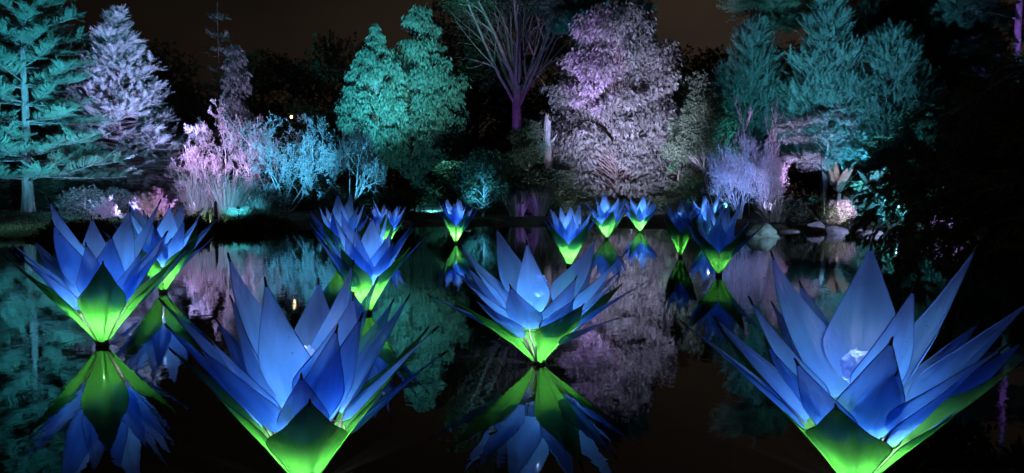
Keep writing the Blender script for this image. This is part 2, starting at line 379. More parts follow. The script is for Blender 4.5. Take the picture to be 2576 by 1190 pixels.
# crumpled clear film ball in the heart
ico = bmesh.new(); bmesh.ops.create_icosphere(ico, subdivisions=4, radius=1)
bv = np.array([v.co[:] for v in ico.verts]); bf = np.array([[v.index for v in f.verts] for f in ico.faces]); ico.free()
dsp = np.array([abs(mnoise.noise(Vector(p)*3.1)) + .6*abs(mnoise.noise(Vector(p)*6.7+Vector((3, 1, 2)))) for p in bv])
bud_me = mesh('bud', bv*(.86+.42*dsp)[:, None]*np.array([.06, .06, .07]) + [0, 0, .56], bf, M['film'], False, np.full(len(bv), .3))
# wire frame under the cloth: ribs fanning from the neck and two hoops
def hoop(r, z, n=28):
    a = np.linspace(0, 2*PI, n); return np.stack([r*np.cos(a), r*np.sin(a), np.full(n, z)], -1)[None]
ribs = []
for k in range(12):
    a = k*2*PI/12 + .13; c = bez((.03, .03), (.125, .2), (.19, .33), np.linspace(0, 1, 8))
    ribs.append(np.stack([c[:, 0]*.94*math.cos(a), c[:, 0]*.94*math.sin(a), c[:, 1]], -1))
b = B(); b.add(*tubes(np.array(ribs), np.full((12, 8), .004), 4))
rib_me = mesh('wire_frame', np.concatenate(b.V), [np.concatenate(f) for f in b.F.values()], M['black'], True)
hoops = []
for r_, z_ in ((.172, .262),):
    v_, f_ = tubes(hoop(r_, z_), np.full((1, 28), .003), 4); hoops.append(mesh('hoop', v_, f_, M['black'], True))
# black plinth, wrapped neck
def lathe(prof, n=16, wob=0., seed=0):
    r = np.random.default_rng(seed); a = np.arange(n)*2*PI/n; K = len(prof)
    V = np.array([[(p[0]*(1+r.normal(0, wob))*math.cos(x), p[0]*(1+r.normal(0, wob))*math.sin(x), p[1]) for x in a] for p in prof]).reshape(-1, 3)
    k = (np.arange(K-1)*n)[:, None]; s = np.arange(n)[None]; s1 = (s+1) % n
    return V, np.stack([k+s, k+s1, k+n+s1, k+n+s], -1).reshape(-1, 4)
st_me = mesh('stand', *lathe([(.0, -.5), (.05, -.5), (.05, -.02), (.046, .0), (.04, .012), (.0, .012)]), M['black'], False)
co_me = mesh('neck_wrap', *lathe([(.028, .0), (.047, .004), (.041, .012), (.049, .022), (.041, .03), (.046, .04), (.034, .046)], 14, .09, 4), M['black'], False)
led_me = mesh('lamp_housing', *lathe([(.0, .085), (.022, .085), (.026, .10), (.02, .115), (.0, .116)], 10), M['metal'], False)

def lantern(px, py, H, rz, op, power, label, zoff=0., seed=0, tint=(.92, 1, 1), lean=(0, 0), sep=0.):
    r = np.random.default_rng(100+seed)
    p = onwater(px, py)
    t = empty('lotus_lantern', (p.x, p.y, zoff), math.radians(rz), H)
    t.rotation_euler[0] = math.radians(lean[0]); t.rotation_euler[1] = math.radians(lean[1])
    tag(t, label, 'lantern', 'lotus lanterns floating on the pond')
    for kind, n, off in (('inner', 5, 36), ('mid', 7, 10), ('outer', 9, 22.5), ('sepal', 4, 0)):
        for k in range(n):
            me, hm, cm = PET[kind][int(r.integers(len(PET[kind])))]
            green = kind == 'sepal'
            o = link(bpy.data.objects.new('sepal' if green else 'petal', me), t)
            jit = 0 if green else 1
            az = math.radians(off + 360*k/n + jit*r.normal(0, 6)); tl = math.radians(op*{'inner': .7, 'mid': 1, 'outer': 1.15, 'sepal': 1.1}[kind] + (sep if green and k == 0 else 0) + jit*r.normal(0, 4.2))
            o.rotation_euler = (0, tl, az)
            sc = 1 + jit*r.normal(0, .05); o.scale = (sc, sc, sc)
            h = link(bpy.data.objects.new('hem', hm), o); link(bpy.data.objects.new('tip', cm), o)
    bo = link(bpy.data.objects.new('bud', bud_me), t); bo.rotation_euler = (0, 0, r.uniform(0, 6))
    link(bpy.data.objects.new('wire_frame', rib_me), t)
    for hme in hoops: link(bpy.data.objects.new('hoop', hme), t)
    link(bpy.data.objects.new('stand', st_me), t); link(bpy.data.objects.new('neck_wrap', co_me), t); link(bpy.data.objects.new('lamp_housing', led_me), t)
    for z, x, y, e in ((.12, .018, 0, .012), (.23, .03, 0, .34), (.27, -.03, .02, .34), (.45, 0, 0, .07), (.74, 0, 0, .10)):  # lamps above the base are added fill, to soften the falloff along the petals
        ld = bpy.data.lights.new('lamp', 'POINT'); ld.energy = power*e*H*H; ld.color = tint; ld.shadow_soft_size = 0.
        lo = link(bpy.data.objects.new('lamp', ld), t); lo.location = (x, y, z)
    return t
W_ = 7.2
lantern(258, 868, 1.66, -58, 5, W_, 'wide open lotus lantern on the pond in front of the lavender spruce', seed=1)
lantern(411, 735, 1.72, -19, 4, W_*.95, 'lotus lantern before the reed bank with a long green leaf pointing sideways', seed=2)
lantern(770, 1232, 1.40, -72, 4, W_*.82, 'large lotus lantern with tall packed petals and one broad green leaf facing front', seed=3, sep=10)
lantern(2150, 1236, 1.40, -122, 6, W_*.85, 'large sprawling lotus lantern under the dark overhanging branches', seed=4, lean=(0, 6), sep=4)
lantern(1355, 915, 1.5, -67, 16, W_*1.05, 'flat spreading lotus lantern with two green leaves, before the big silvery tree', seed=5)
lantern(925, 788, 1.55, -108, 1, W_*1.15, 'lotus lantern on the pond before the pair of smaller ones at the weeping cypress', seed=6)
lantern(858, 668, 1.72, -106, 2, W_*.75, 'small dim lotus lantern below the bare blue tree', seed=7)
lantern(971, 622, 1.66, -80, -1, W_*1.5, 'small lotus lantern below the teal weeping cypress', seed=8)
lantern(1147, 614, 1.68, -40, -5, W_*1.75, 'narrow upright lotus lantern standing alone on open water', seed=9)
lantern(1432, 670, 1.58, -52, -2, W_*1.3, 'lotus lantern beside the violet grasses, upright and narrow', seed=10)
lantern(1526, 601, 1.86, -82, 3, W_*1.65, 'small open lotus lantern before the big silvery tree, beside its twin', seed=11)
lantern(1609, 583, 1.84, -40, 5, W_*1.8, 'smallest open lotus lantern before the big silvery tree, nearest the far bank', seed=12)
lantern(1711, 647, 1.62, -55, -8, W_*.2, 'dim narrow lotus lantern with dark green leaves', seed=13)
lantern(1782, 602, 1.86, -78, 0, W_*1.6, 'bright lotus lantern half hidden behind a dim dark one near the twiggy shrub', seed=14)
lantern(1808, 694, 1.6, -61, 1, W_*.24, 'dim dusky lotus lantern with dark green leaves in front of the pale boulder', seed=15)
# ------------------------------------------------------------------ trees
def tree_root(name, label, px, d, cat='tree', group=None, rz=0.):
    x = X(px, d); t = empty(name, (x, d, gz(x, d)-.05), rz)
    return tag(t, label, cat, group)
def trunk_tube(h, r0, r1, rng, K=12, bend=.06, lean=(0, 0)):
    z = np.linspace(-.3, h, K); P = np.stack([np.cumsum(rng.normal(0, bend, K)) + lean[0]*np.maximum(z, 0), np.cumsum(rng.normal(0, bend, K)) + lean[1]*np.maximum(z, 0), z], -1)
    P[:, :2] -= P[1:2, :2]
    R = np.linspace(r0, r1, K); R[0] *= 1.45; R[1] *= 1.15
    return P[None], R[None]
def topz(py, px, d): return Z(py, d) - gz(X(px, d), d)

def spruce(name, label, px, d, py, rad, mat, seed, nb=520, spray=.62, density=13, base=.03, prof=1.0, side=(1, 1), bark='bark', upcurl=.10, droop=-.05, group=None, cat='tree', elev=(-.15, .35), tm=NEEDLE, up=.16):
    rng = np.random.default_rng(seed); h = topz(py, px, d); t = tree_root(name, label, px, d, cat, group)
    P, R = trunk_tube(h, h*.02, .03, rng)
    obj('trunk', *tubes(P, R, 8), M[bark], t, True)
    f = rng.uniform(base, 1, nb)**1.15; az = rng.uniform(0, 2*PI, nb)
    L = rad*(1-f)**prof*rng.uniform(.72, 1.12, nb)*(1+.2*np.sin(az*3+f*9)) + .35
    L *= np.where(np.cos(az) > 0, side[1], side[0])
    pos, _, _ = along(P, np.zeros(nb, int), f)
    el = elev[0] + (elev[1]-elev[0])*f + f**3*.9
    D = np.stack([np.cos(az), np.sin(az), el], -1)
    BP = paths(pos, D, L, 7, rng, .05, droop, upcurl); BR = (L*.016)[:, None]*np.linspace(1, .25, 7)[None]
    bb = B(); bb.add(*tubes(BP, BR, 4))
    TP, TR = grow(BP, BR, 3, rng, .25, .95, (35, 60), .38, 4, .08, .0, .12, .6, flat=.75)
    bb.add(*tubes(TP, TR, 3)); bb.obj('branches', M[bark], t)
    cr = B()
    n = nb*density; idx = rng.choice(nb, n, p=L/L.sum()); tt = rng.uniform(.18, 1, n)**.75
    p, T, _ = along(BP, idx, tt); sd = rng.normal(0, .75, (n, 1))*np.cross(T, [0, 0, 1.])
    p = p + sd*.22*spray; DD = nrm(T + sd*.9 + rng.normal(0, .22, (n, 3)) + [0, 0, up])
    cr.add(*scatter(*tm, p, DD, spray*rng.uniform(.7, 1.35, n)*(.6+.4*(L[idx]/L.max())), rng, .5))
    m = len(TP)*3; idx = np.repeat(np.arange(len(TP)), 3); p, T, _ = along(TP, idx, rng.uniform(.3, 1, m))
    cr.add(*scatter(*tm, p, nrm(T + rng.normal(0, .25, (m, 3)) + [0, 0, up]), spray*rng.uniform(.7, 1.2, m), rng, .5))
    k = 14; cr.add(*scatter(*NEEDLE, np.tile([[P[0, -1, 0], P[0, -1, 1], h-.5]], (k, 1)) + rng.normal(0, .12, (k, 3)), nrm(np.array([0, 0, 1.])+rng.normal(0, .25, (k, 3))), np.full(k, spray*1.3), rng, 4))
    cr.obj('crown', M[mat], t)
    return t

def clumpy(name, label, px, d, py, rad, mat, seed, nclump=150, per=110, tuft=.5, base=.05, width=None, tmpl=TASSEL, droop=.55, csize=(.9, 1.7), limbs=True, bark='bark', cat='tree', group=None, lean=(0, 0), flat=.85, shell=.55, ztop=None):
    """crown of separate leafy clumps round an envelope; width(f) gives the relative radius at height f"""
    rng = np.random.default_rng(seed); h = ztop if ztop else topz(py, px, d); t = tree_root(name, label, px, d, cat, group)
    width = width or (lambda f: np.sin(np.clip(f, 0, 1)**.7*PI)**.6)
    P, R = trunk_tube(h*.93, max(h*.018, .05), .03, rng, lean=lean)
    bb = B(); bb.add(*tubes(P, R, 8)); bb.obj('trunk', M[bark], t, True)
    f = base + (1-base)*rng.beta(1.15, 1.15, nclump); az = rng.uniform(0, 2*PI, nclump)
    rr = rad*width(f)*np.sqrt(rng.uniform(shell**2, 1, nclump))*(1+.16*np.sin(az*2+f*7+seed))*rng.uniform(.8, 1.16, nclump)
    C = np.stack([rr*np.cos(az), rr*np.sin(az), h*f], -1); C[:, 0] += lean[0]*h*f; C[:, 1] += lean[1]*h*f
    cs = rng.uniform(*csize, nclump)*(.55+.45*np.clip(width(f), 0, 1))
    C[:, 2] = np.minimum(C[:, 2], h - cs*flat)
    if limbs:
        st, _, _ = along(P, np.zeros(nclump, int), np.clip(f*.82-.05, .05, .98)/.93)
        s = np.linspace(0, 1, 5)[None, :, None]; LP = st[:, None]*(1-s) + C[:, None]*s; LP[:, :, 2] += .12*(rr[:, None]*np.sin(s[..., 0]*PI)); LP[:, 1:-1] += rng.normal(0, .1*min(1, rad/3), (nclump, 3, 3))
        LR = (.012+.012*rr)[:, None]*np.linspace(1, .3, 5)[None]; b2 = B(); b2.add(*tubes(LP, LR, 4))
        TP, TR = grow(LP, LR, 2, rng, .4, 1, (30, 70), .4, 3, .18, .02, 0, .55); b2.add(*tubes(TP, TR, 3)); b2.obj('limbs', M[bark], t)
    n = nclump*per; idx = rng.choice(nclump, n, p=cs**2/(cs**2).sum())
    q = nrm(rng.normal(0, 1, (n, 3))); q[:, 2] = q[:, 2]*.8 + .12; rad_ = cs[idx][:, None]*np.cbrt(rng.uniform(.12, 1, (n, 1)))
    lob = 1 + .28*np.sin(q[:, :1]*7+idx[:, None])*np.sin(q[:, 1:2]*6+idx[:, None]*2)
    p = C[idx] + q*rad_*lob*[1, 1, flat]
    D = nrm(q*[1, 1, .6] + rng.normal(0, .35, (n, 3)) - [0, 0, droop])
    cr = B(); cr.add(*scatter(*tmpl, p, D, tuft*rng.uniform(.6, 1.3, n), rng, 1.0)); cr.obj('crown', M[mat], t)
    return t

def bare(name, label, px, d, py, rad, seed, mat='twig', stems=4, lv=((5, .75), (5, .6), (4, .55), (3, .5)), wig=.22, spread=(15, 55), r0=.09, trop=.03, cat='tree', group=None, K=6, tw=.011, flat=.3, minr=True):
    """leafless tree or shrub of forking twigs"""
    rng = np.random.default_rng(seed); h = topz(py, px, d); t = tree_root(name, label, px, d, cat, group)
    az = np.arange(stems)*2*PI/stems + rng.uniform(0, 1, stems); a = np.radians(rng.uniform(*spread, stems))
    D = np.stack([np.sin(a)*np.cos(az), np.sin(a)*np.sin(az), np.cos(a)], -1)
    P = paths(rng.normal(0, .08, (stems, 3))*[1, 1, 0] + [0, 0, -.1], D, np.full(stems, h*.62), 8, rng, wig*.6, trop); R = np.full((stems, 1), r0)*np.linspace(1, .4, 8)[None]
    obj('trunk', *tubes(P, R, 6), M[mat], t, True)
    parts = []; cp, cr_ = P, R
    for i, (n, ls) in enumerate(lv):
        cp, cr_ = grow(cp, cr_, n, rng, .25, 1., (25, 65), ls, K if i < 2 else (3 if i < len(lv)-1 else 2), wig, trop, 0, .6, .4, flat)
        cr_ = np.maximum(cr_, tw); parts.append((cp, cr_))
    allz = max(p[..., 2].max() for p, _ in parts); allr = max(np.percentile(np.hypot(p[..., 0], p[..., 1]), 98) for p, _ in parts)
    sc = np.array([rad/allr, rad/allr, h/allz])
    b1 = B(); b1.add(*tubes(parts[0][0]*sc, parts[0][1], 5)); b1.obj('limbs', M[mat], t)
    b2 = B()
    for p, r_ in parts[1:]: b2.add(*tubes(p*sc, r_, 3))
    b2.obj('twigs', M[mat], t)
    tr = [o for o in t.children if o.name.startswith('trunk')][0]; tr.scale = tuple(sc)
    return t

def plume(n=20, ln=.34, seed=7):
    """araucaria branch end: long upswept needles combed along an axis"""
    r = np.random.default_rng(seed); V = []; F = []
    for i in range(n):
        x = 1.0*i/n; l = ln*(.55+.45*math.sin(min(1, (1-x)*2.2)*PI/2))
        for sg in (-1, 1):
            k = len(V); a = sg*r.uniform(.35, 1.05); fw = .16 + .22*x
            tip = np.array([x+fw+r.normal(0, .02), math.sin(a)*l, math.cos(a)*l*.75])
            mid = np.array([x+fw*.3, math.sin(a)*l*.6, math.cos(a)*l*.35]); w_ = np.array([.026, 0, .014])
            V += [(x, 0, 0), mid-w_, mid+w_, tip]; F += [(k, k+1, k+2), (k+1, k+3, k+2)]
    return np.array(V), np.array(F)
PLUME = plume()
def araucaria(name, label, px, d, py, rad, seed, step=1.25, nper=7, base=2.0, mat='arauc', bark='bark', sub=9, tip=.30, pl=1.0, r0=None):
    rng = np.random.default_rng(seed); h = topz(py, px, d); t = tree_root(name, label, px, d)
    P, R = trunk_tube(h, r0 or h*.019, .05, rng, bend=.02); obj('trunk', *tubes(P, R, 10), M[bark], t, True)
    zs = np.arange(base, h-.3, step); pos = []; D = []; L = []
    for z in zs:
        a0 = rng.uniform(0, 6)
        for k in range(nper):
            f = z/h; a = a0 + 2*PI*k/nper + rng.normal(0, .12)
            pos.append((0, 0, z+rng.normal(0, .15))); D.append((math.cos(a), math.sin(a), -.02+.30*f**2+rng.normal(0, .06))); L.append(rad*(1-f**2.2*.85)*rng.uniform(.75, 1.1))
    pos = np.array(pos); L = np.array(L); BP = paths(pos, np.array(D), L, 8, rng, .035, -.02, .11); BR = (.014+.007*L)[:, None]*np.linspace(1, .35, 8)[None]
    b = B(); b.add(*tubes(BP, BR, 5))
    SP, SR = grow(BP, BR, sub, rng, .22, .98, (35, 65), .24, 5, .06, .03, .12, .55, flat=.9)
    b.add(*tubes(SP, SR, 3)); b.obj('branches', M[bark], t)
    cr = B(); n = len(SP); dd = nrm(SP[:, -1]-SP[:, 0]); ln = np.linalg.norm(SP[:, -1]-SP[:, 0], axis=1)
    cr.add(*scatter(*PLUME, SP[:, 0], dd, np.maximum(ln, .7)*1.15*pl, rng, .25))
    n = len(BP); a = BP[:, 4]; dd = nrm(BP[:, -1]-a); ln = np.linalg.norm(BP[:, -1]-a, axis=1)
    cr.add(*scatter(*PLUME, a, dd, ln*1.08, rng, .2))
    cr.obj('crown', M[mat], t)
    return t

# --- left: tall araucaria, spruce
araucaria('araucaria_tree', 'tall teal lit araucaria with combed needle plumes and pale trunk', 72, 45, -150, 5.3, 21, base=2.2, step=1.15, nper=8, sub=15, pl=1.0)
spruce('spruce_tree', 'conical spruce lit lavender with drooping sprays above the shore plants', 312, 57, 44, 6.8, 'spruce', 22, nb=560, spray=.80, density=10, prof=1.0, side=(1.0, .95))
spruce('dark_conifer', 'low dark conifer between the araucaria and the lavender spruce', 165, 62, 250, 6.0, 'dark', 23, nb=260, spray=.8, density=10, prof=.7)
araucaria('slender_araucaria', 'slender dark araucaria top with flat tiers rising behind the weeping tree', 560, 96, 4, 3.6, 24, step=2.3, nper=6, base=12, sub=7, r0=.22)
clumpy('weeping_conifer', 'narrow weeping conifer lit lilac above the bare pink tree', 600, 76, 108, 1.25, 'silver', 25, nclump=60, per=80, tuft=.5, base=.25, droop=1.5, csize=(.4, .75), width=lambda f: .35+.65*np.sin(np.clip((1-f)*2.2, 0, 1)*PI/2), flat=1.3)
# --- bare winter trees
LV = ((8, .55), (7, .6), (6, .6), (4, .6))
bare('bare_maple', 'leafless tangled tree lit pink above the tall reeds', 575, 56, 246, 4.3, 31, stems=6, lv=LV, wig=.36, spread=(15, 50), tw=.015, trop=.03, flat=.45, r0=.05)
bare('bare_maple', 'leafless spreading tree lit cyan beside the pink tangled one', 715, 54, 275, 4.8, 32, stems=6, lv=LV, wig=.36, spread=(20, 58), tw=.015, trop=.02, flat=.5, r0=.05)
bare('bare_sapling', 'small leafless tree lit dim blue before the weeping cypress', 887, 51, 288, 2.5, 33, stems=3, lv=((9, .75), (7, .6), (5, .5), (4, .5)), wig=.28, spread=(5, 35), tw=.013, flat=.4)
# --- weeping cypresses
clumpy('weeping_cypress', 'teal lit weeping cypress with pointed top and hanging foliage', 950, 78, 56, 3.1, 'cypress', 41, nclump=260, per=72, tuft=.42, base=.2, droop=2.2, csize=(.28, .8), flat=1.5, shell=.45,
       width=lambda f: np.interp(f, [0, .3, .5, .73, .84, .91, .96, 1], [.9, 1., 1., .76, .46, .2, .07, .02]))
clumpy('tall_cypress', 'tallest green lit clumpy cypress beside the weeping one', 1082, 83, 14, 4.2, 'cypress', 42, nclump=330, per=72, tuft=.44, base=.06, droop=1.9, csize=(.32, 1.1), flat=1.3, lean=(-.055, 0), shell=.45,
       width=lambda f: np.interp(f, [0, .1, .22, .45, .58, .72, .9, .97, 1], [.35, .5, .8, 1., .95, .72, .5, .32, .2]))
# --- big silvery tree
def bigw(f): return np.interp(f, [0, .08, .3, .5, .62, .75, .86, .95, 1], [1.12, 1.14, 1.04, 1., .95, .80, .68, .64, .4])
clumpy('silver_tree', 'big silvery clumpy tree lit pale lavender on the far bank', 1553, 69, 20, 6.1, 'silver', 43, nclump=470, per=92, tuft=.37, base=.02, droop=1.2, csize=(.55, 1.5), width=bigw, bark='bark', lean=(-.02, 0), shell=.6)
# --- forked giant with violet limbs
def giant():
    rng = np.random.default_rng(51); px, d = 1300, 98; t = tree_root('forked_tree', 'huge dark tree whose bare forking limbs glow violet', px, d)
    b0 = topz(215, px, d); P, R = trunk_tube(b0, .85, .62, rng, 8, .05); obj('trunk', *tubes(P, R, 10), M['bark'], t, True)
    n = 20; az = rng.uniform(0, 2*PI, n); a = np.radians(rng.uniform(8, 48, n)); D = np.stack([np.sin(a)*np.cos(az)*1.1, np.sin(a)*np.sin(az), np.cos(a)], -1)
    st = np.tile(P[0, -1], (n, 1)) + np.stack([np.zeros(n), np.zeros(n), rng.uniform(-3.5, 0, n)], -1)
    LP = paths(st, D, rng.uniform(14, 20, n), 9, rng, .07, .035); LR = rng.uniform(.14, .34, n)[:, None]*np.linspace(1, .3, 9)[None]
    l2 = grow(LP, LR, 4, rng, .2, .9, (20, 45), .55, 7, .09, .02, 0, .55); l3 = grow(*l2, 4, rng, .3, 1, (25, 50), .5, 5, .12, .02, 0, .5)
    b = B(); b.add(*tubes(LP, LR, 7)); b.add(*tubes(*l2, 5)); b.add(*tubes(*l3, 3)); b.obj('limbs', M['bark'], t)
    tip = np.concatenate([l3[0][:, -1], l3[0][:, 2], LP[:, -1], l2[0][:, -1]]); n = 18*len(tip)
    p = np.repeat(tip, 18, 0) + rng.normal(0, 1.1, (n, 3))*[1, 1, .4]; keep = p[:, 2] > b0+9.5; p = p[keep]
    c = B(); c.add(*scatter(*LEAF, p, nrm(rng.normal(0, 1, p.shape)+[0, 0, .3]), rng.uniform(.7, 1.2, len(p)), rng, 4)); c.obj('crown', M['dark'], t)
giant()
def pads(name, label, px, d, py0, py1, seed, padlist, r=.5, mat='cypress', lean=0, bark='barkpale', sz=1., dens=170):
    """cypress or pine with flat foliage pads: padlist = (px, py, radius in m, depth offset)"""
    rng = np.random.default_rng(seed); t = tree_root(name, label, px, d); h = topz(py1, px, d)
    P, R = trunk_tube(h, r*1.3, r*.5, rng, 12, .08, (lean, 0)); obj('trunk', *tubes(P, R, 9), M[bark], t, True)
    o = np.array(t.location); Q = []; S = []; E = []
    for qx, qy, qr, qd in padlist:
        e = np.array(at(qx, qy, d+qd)) - o; E.append((e, qr))
    s = np.linspace(0, 1, 7)[None, :, None]; e = np.array([q for q, _ in E])
    st, _, _ = along(P, np.zeros(len(e), int), np.clip((e[:, 2]-np.hypot(e[:, 0], e[:, 1])*.45+.3)/(h+.3), .1, .98))
    LP = st[:, None]*(1-s) + e[:, None]*s; LP[:, 1:-1] += rng.normal(0, .12, (len(e), 5, 3)); LR = np.full((len(e), 1), r*.22)*np.linspace(1, .25, 7)[None]
    b = B(); b.add(*tubes(LP, LR, 5)); l2 = grow(LP, LR, 7, rng, .45, 1, (30, 65), .35, 5, .12, .02, 0, .5, flat=.6); b.add(*tubes(*l2, 3)); b.obj('limbs', M[bark], t)
    c = B()
    for q, qr in E:
        n = int(dens*qr*qr)+60; a = rng.uniform(0, 2*PI, n); rr = qr*np.sqrt(rng.uniform(0, 1, n))*(1+.3*np.sin(a*3+qr*7))
        p = q + np.stack([rr*np.cos(a), rr*np.sin(a), rng.normal(0, .16*qr, n) - .10*rr], -1)
        c.add(*scatter(*NEEDLE, p, nrm(np.stack([np.cos(a), np.sin(a), np.full(n, .25)], -1)+rng.normal(0, .4, (n, 3))), sz*rng.uniform(.6, 1.1, n), rng, 1.))
    c.obj('crown', M[mat], t)
    return t
pads('flat_topped_cypress', 'flat topped cypress with pale blue trunk rising behind the big silvery tree', 1523, 88, 0, -110, 52,
     [(1470, 55, 2.6, 0), (1545, 45, 2.6, -1), (1580, 70, 2.4, 1), (1595, 110, 1.9, 0), (1500, 95, 2., 2), (1440, 10, 2.6, 1), (1560, -30, 3, 0), (1430, 60, 1.8, -2), (1590, 20, 2.0, 1), (1480, -50, 3, 0)], .42, sz=1.25, dens=95)
# --- right bank trees
clumpy('round_tree', 'dim teal round leafy tree between the silvery tree and the conifers', 1745, 70, 178, 2.9, 'leaf', 61, nclump=70, per=65, tuft=.6, base=.35, tmpl=LEAF, droop=.3)
clumpy('small_leafy_tree', 'small teal leafy tree with pale forked trunk beside the silvery tree', 1772, 60, 228, 2.7, 'leaf', 62, nclump=60, per=85, tuft=.5, base=.42, tmpl=LEAF, droop=.3, csize=(.5, 1.0), bark='barkpale')
clumpy('ivy_column', 'narrow green ivy covered stem at the silvery tree edge', 1706, 63, 290, .75, 'leaf', 63, nclump=34, per=60, tuft=.4, base=.05, tmpl=LEAFSMALL, droop=.4, csize=(.4, .7), limbs=False, width=lambda f: 1+0*f)
spruce('bushy_conifer', 'bushy dark teal conifer with upright tips behind the twiggy shrub', 1884, 73, 84, 4.2, 'cypress', 64, nb=280, spray=1.3, density=8, tm=UPSPRAY, up=.6, prof=.42, base=.25, elev=(.1, .7), upcurl=.2)
spruce('cedar_tree', 'tallest teal cedar with upright sprays rising behind the layered juniper', 2072, 66, -12, 5.2, 'cypress', 65, nb=380, spray=1.15, density=10, tm=UPSPRAY, up=.6, prof=.62, base=.2, elev=(.05, .75), upcurl=.2)
spruce('cedar_tree', 'broad lower teal cedar sweeping beside the tall cedar', 2235, 64, 108, 5.6, 'cypress', 66, nb=340, spray=1.15, density=10, tm=UPSPRAY, up=.5, prof=.5, base=.22, elev=(.0, .6), upcurl=.2)
clumpy('shrub', 'dark leafy thicket under the tall cedars', 2090, 76, 330, 4.2, 'dark', 67, nclump=60, per=40, tuft=.7, base=.1, tmpl=LEAF, cat='shrub')
clumpy('shrub', 'dark leafy thicket under the broad cedar', 2290, 74, 310, 4.6, 'dark', 68, nclump=60, per=40, tuft=.7, base=.1, tmpl=LEAF, cat='shrub')
TWL = ((8, .75), (7, .6), (4, .55))
bare('twiggy_shrub', 'dense leafless shrub lit blue with fine upright twigs', 1862, 42, 325, 1.9, 71, stems=11, lv=TWL, wig=.12, spread=(8, 48), r0=.03, trop=.06, tw=.009, cat='shrub', flat=.1)
bare('twiggy_shrub', 'dense leafless shrub lit lavender beside the blue one', 1925, 41.2, 350, 1.6, 72, stems=10, lv=TWL, wig=.12, spread=(8, 45), r0=.03, trop=.06, tw=.009, cat='shrub', flat=.1)
bare('bare_sapling', 'upright leafless sapling above the blue twiggy shrub', 1886, 46, 236, 1.1, 73, stems=1, lv=((9, .45), (6, .5), (3, .5)), wig=.12, spread=(0, 6), r0=.055, trop=.08, tw=.012)
bare('bare_sapling', 'leafless sapling with raised twigs behind the lavender shrub', 1940, 47, 240, 1.0, 74, stems=2, lv=((7, .5), (5, .5), (3, .5)), wig=.14, spread=(3, 14), r0=.05, trop=.08, tw=.012)
bare('bare_sapling', 'thin leafless tree under the small teal tree', 1800, 50, 330, 1.7, 75, stems=3, lv=((6, .6), (5, .5), (4, .5)), wig=.2, spread=(10, 35), r0=.04, tw=.01)
def layered(name, label, px, d, padlist, seed, mat='cypress'):
    return pads(name, label, px, d, 0, padlist[0][1]+8, seed, padlist, .14, mat, sz=.36, dens=520)
layered('layered_juniper', 'small layered juniper, pink lit on one side and cyan on the other', 2068, 43.5,
        [(2055, 290, 1.0, 0), (2085, 272, .7, .2), (2120, 310, .9, .3), (2000, 310, .9, -.3), (1985, 325, .6, -.4), (2060, 345, 1.2, .2), (2140, 345, .7, .2), (2015, 350, .7, -.5), (2095, 385, 1.3, .4), (2020, 395, .8, -.5), (2060, 410, 1.1, 0), (2150, 385, .5, 0), (2135, 295, .6, .1), (2040, 305, .8, -.6)], 76)
# --- dark unlit wood
def darktree(seed, h=22, rad=8, ncl=70, per=50):
    rng = np.random.default_rng(seed)
    t = clumpy('background_tree', 'x', 1288, 120, 0, rad, 'dark', seed, nclump=ncl, per=per, tuft=1.25, base=.12, tmpl=LEAF, droop=.2, csize=(1.6, 3.0), ztop=h, width=lambda f: np.sin(np.clip(f, 0, 1)**.6*PI)**.45)
    return t
protos = [darktree(81), darktree(82, 20, 9), darktree(83, 24, 7)]
dk = [(20, 88, 30, 0, 'unlit tree behind the araucaria'), (150, 95, 60, 1, 'unlit tree behind the spruce and araucaria'), (420, 105, 110, 2, 'unlit tree between the spruce and the weeping conifer'),
      (500, 84, 240, 1, 'low unlit tree behind the pink tangled tree'), (668, 110, 128, 0, 'unlit tree behind the cyan leafless tree'), (845, 112, 92, 1, 'unlit tree against brown sky beside the weeping cypress'), (770, 88, 250, 2, 'low unlit tree behind the warm path lamp'),
      (1175, 118, -30, 2, 'tall unlit tree behind the green cypress'), (1200, 112, 150, 1, 'unlit tree below the violet limbs'), (1405, 116, 60, 0, 'unlit tree behind the violet limbs'), (1400, 112, 200, 2, 'unlit tree between the violet trunk and the silvery tree'),
      (1680, 120, 118, 1, 'unlit tree on the skyline behind the silvery tree'), (1800, 125, 122, 0, 'unlit tree on the skyline behind the teal conifer'), (1960, 100, 100, 2, 'unlit tree between the two tall conifers'),
      (2200, 100, 20, 1, 'unlit tree behind the tall cedar'), (2330, 82, 40, 0, 'unlit tree behind the broad cedar'), (2450, 78, 90, 2, 'unlit tree at the violet trunk'), (2575, 76, 150, 1, 'unlit tree beside the violet trunk foot'), (2420, 52, 240, 0, 'low unlit tree behind the overhanging branches')]
used = set()
for px, d, py, k, lab in dk:
    pr = protos[k]; x = X(px, d); g = gz(x, d)
    o = pr if k not in used else copy_tree(pr); used.add(k)
    hh = (22, 20, 24)[k]; s = (Z(py, d)-g)/hh; w_ = max(.75, min(s, 1.15))
    o.location = (x, d, g-.1); o.scale = (w_, w_, s); o.rotation_euler = (0, 0, px*.37)
    o['label'] = 'dark ' + lab; o['category'] = 'tree'; o['group'] = 'dark trees beyond the garden'
# far wood closing the view under the crowns
rng = np.random.default_rng(5); n = 5200; a = rng.uniform(-1.0, 1.0, n); dd = rng.uniform(132, 150, n); wx = dd*np.tan(a*.75); wz = rng.beta(1.2, 1.6, n)*(9+3*np.sin(wx*.13)+2*np.sin(wx*.31+1))
wp = np.stack([wx, dd, ground_z(wx, dd)+wz], -1)
tag(obj('woods', *scatter(*LEAFSMALL, wp, nrm(rng.normal(0, 1, (n, 3))+[0, 0, .3]), rng.uniform(1.8, 3.4, n), rng, 4), M['dark']), 'far dark wood closing the view behind the garden trees', 'woods', kind='stuff')
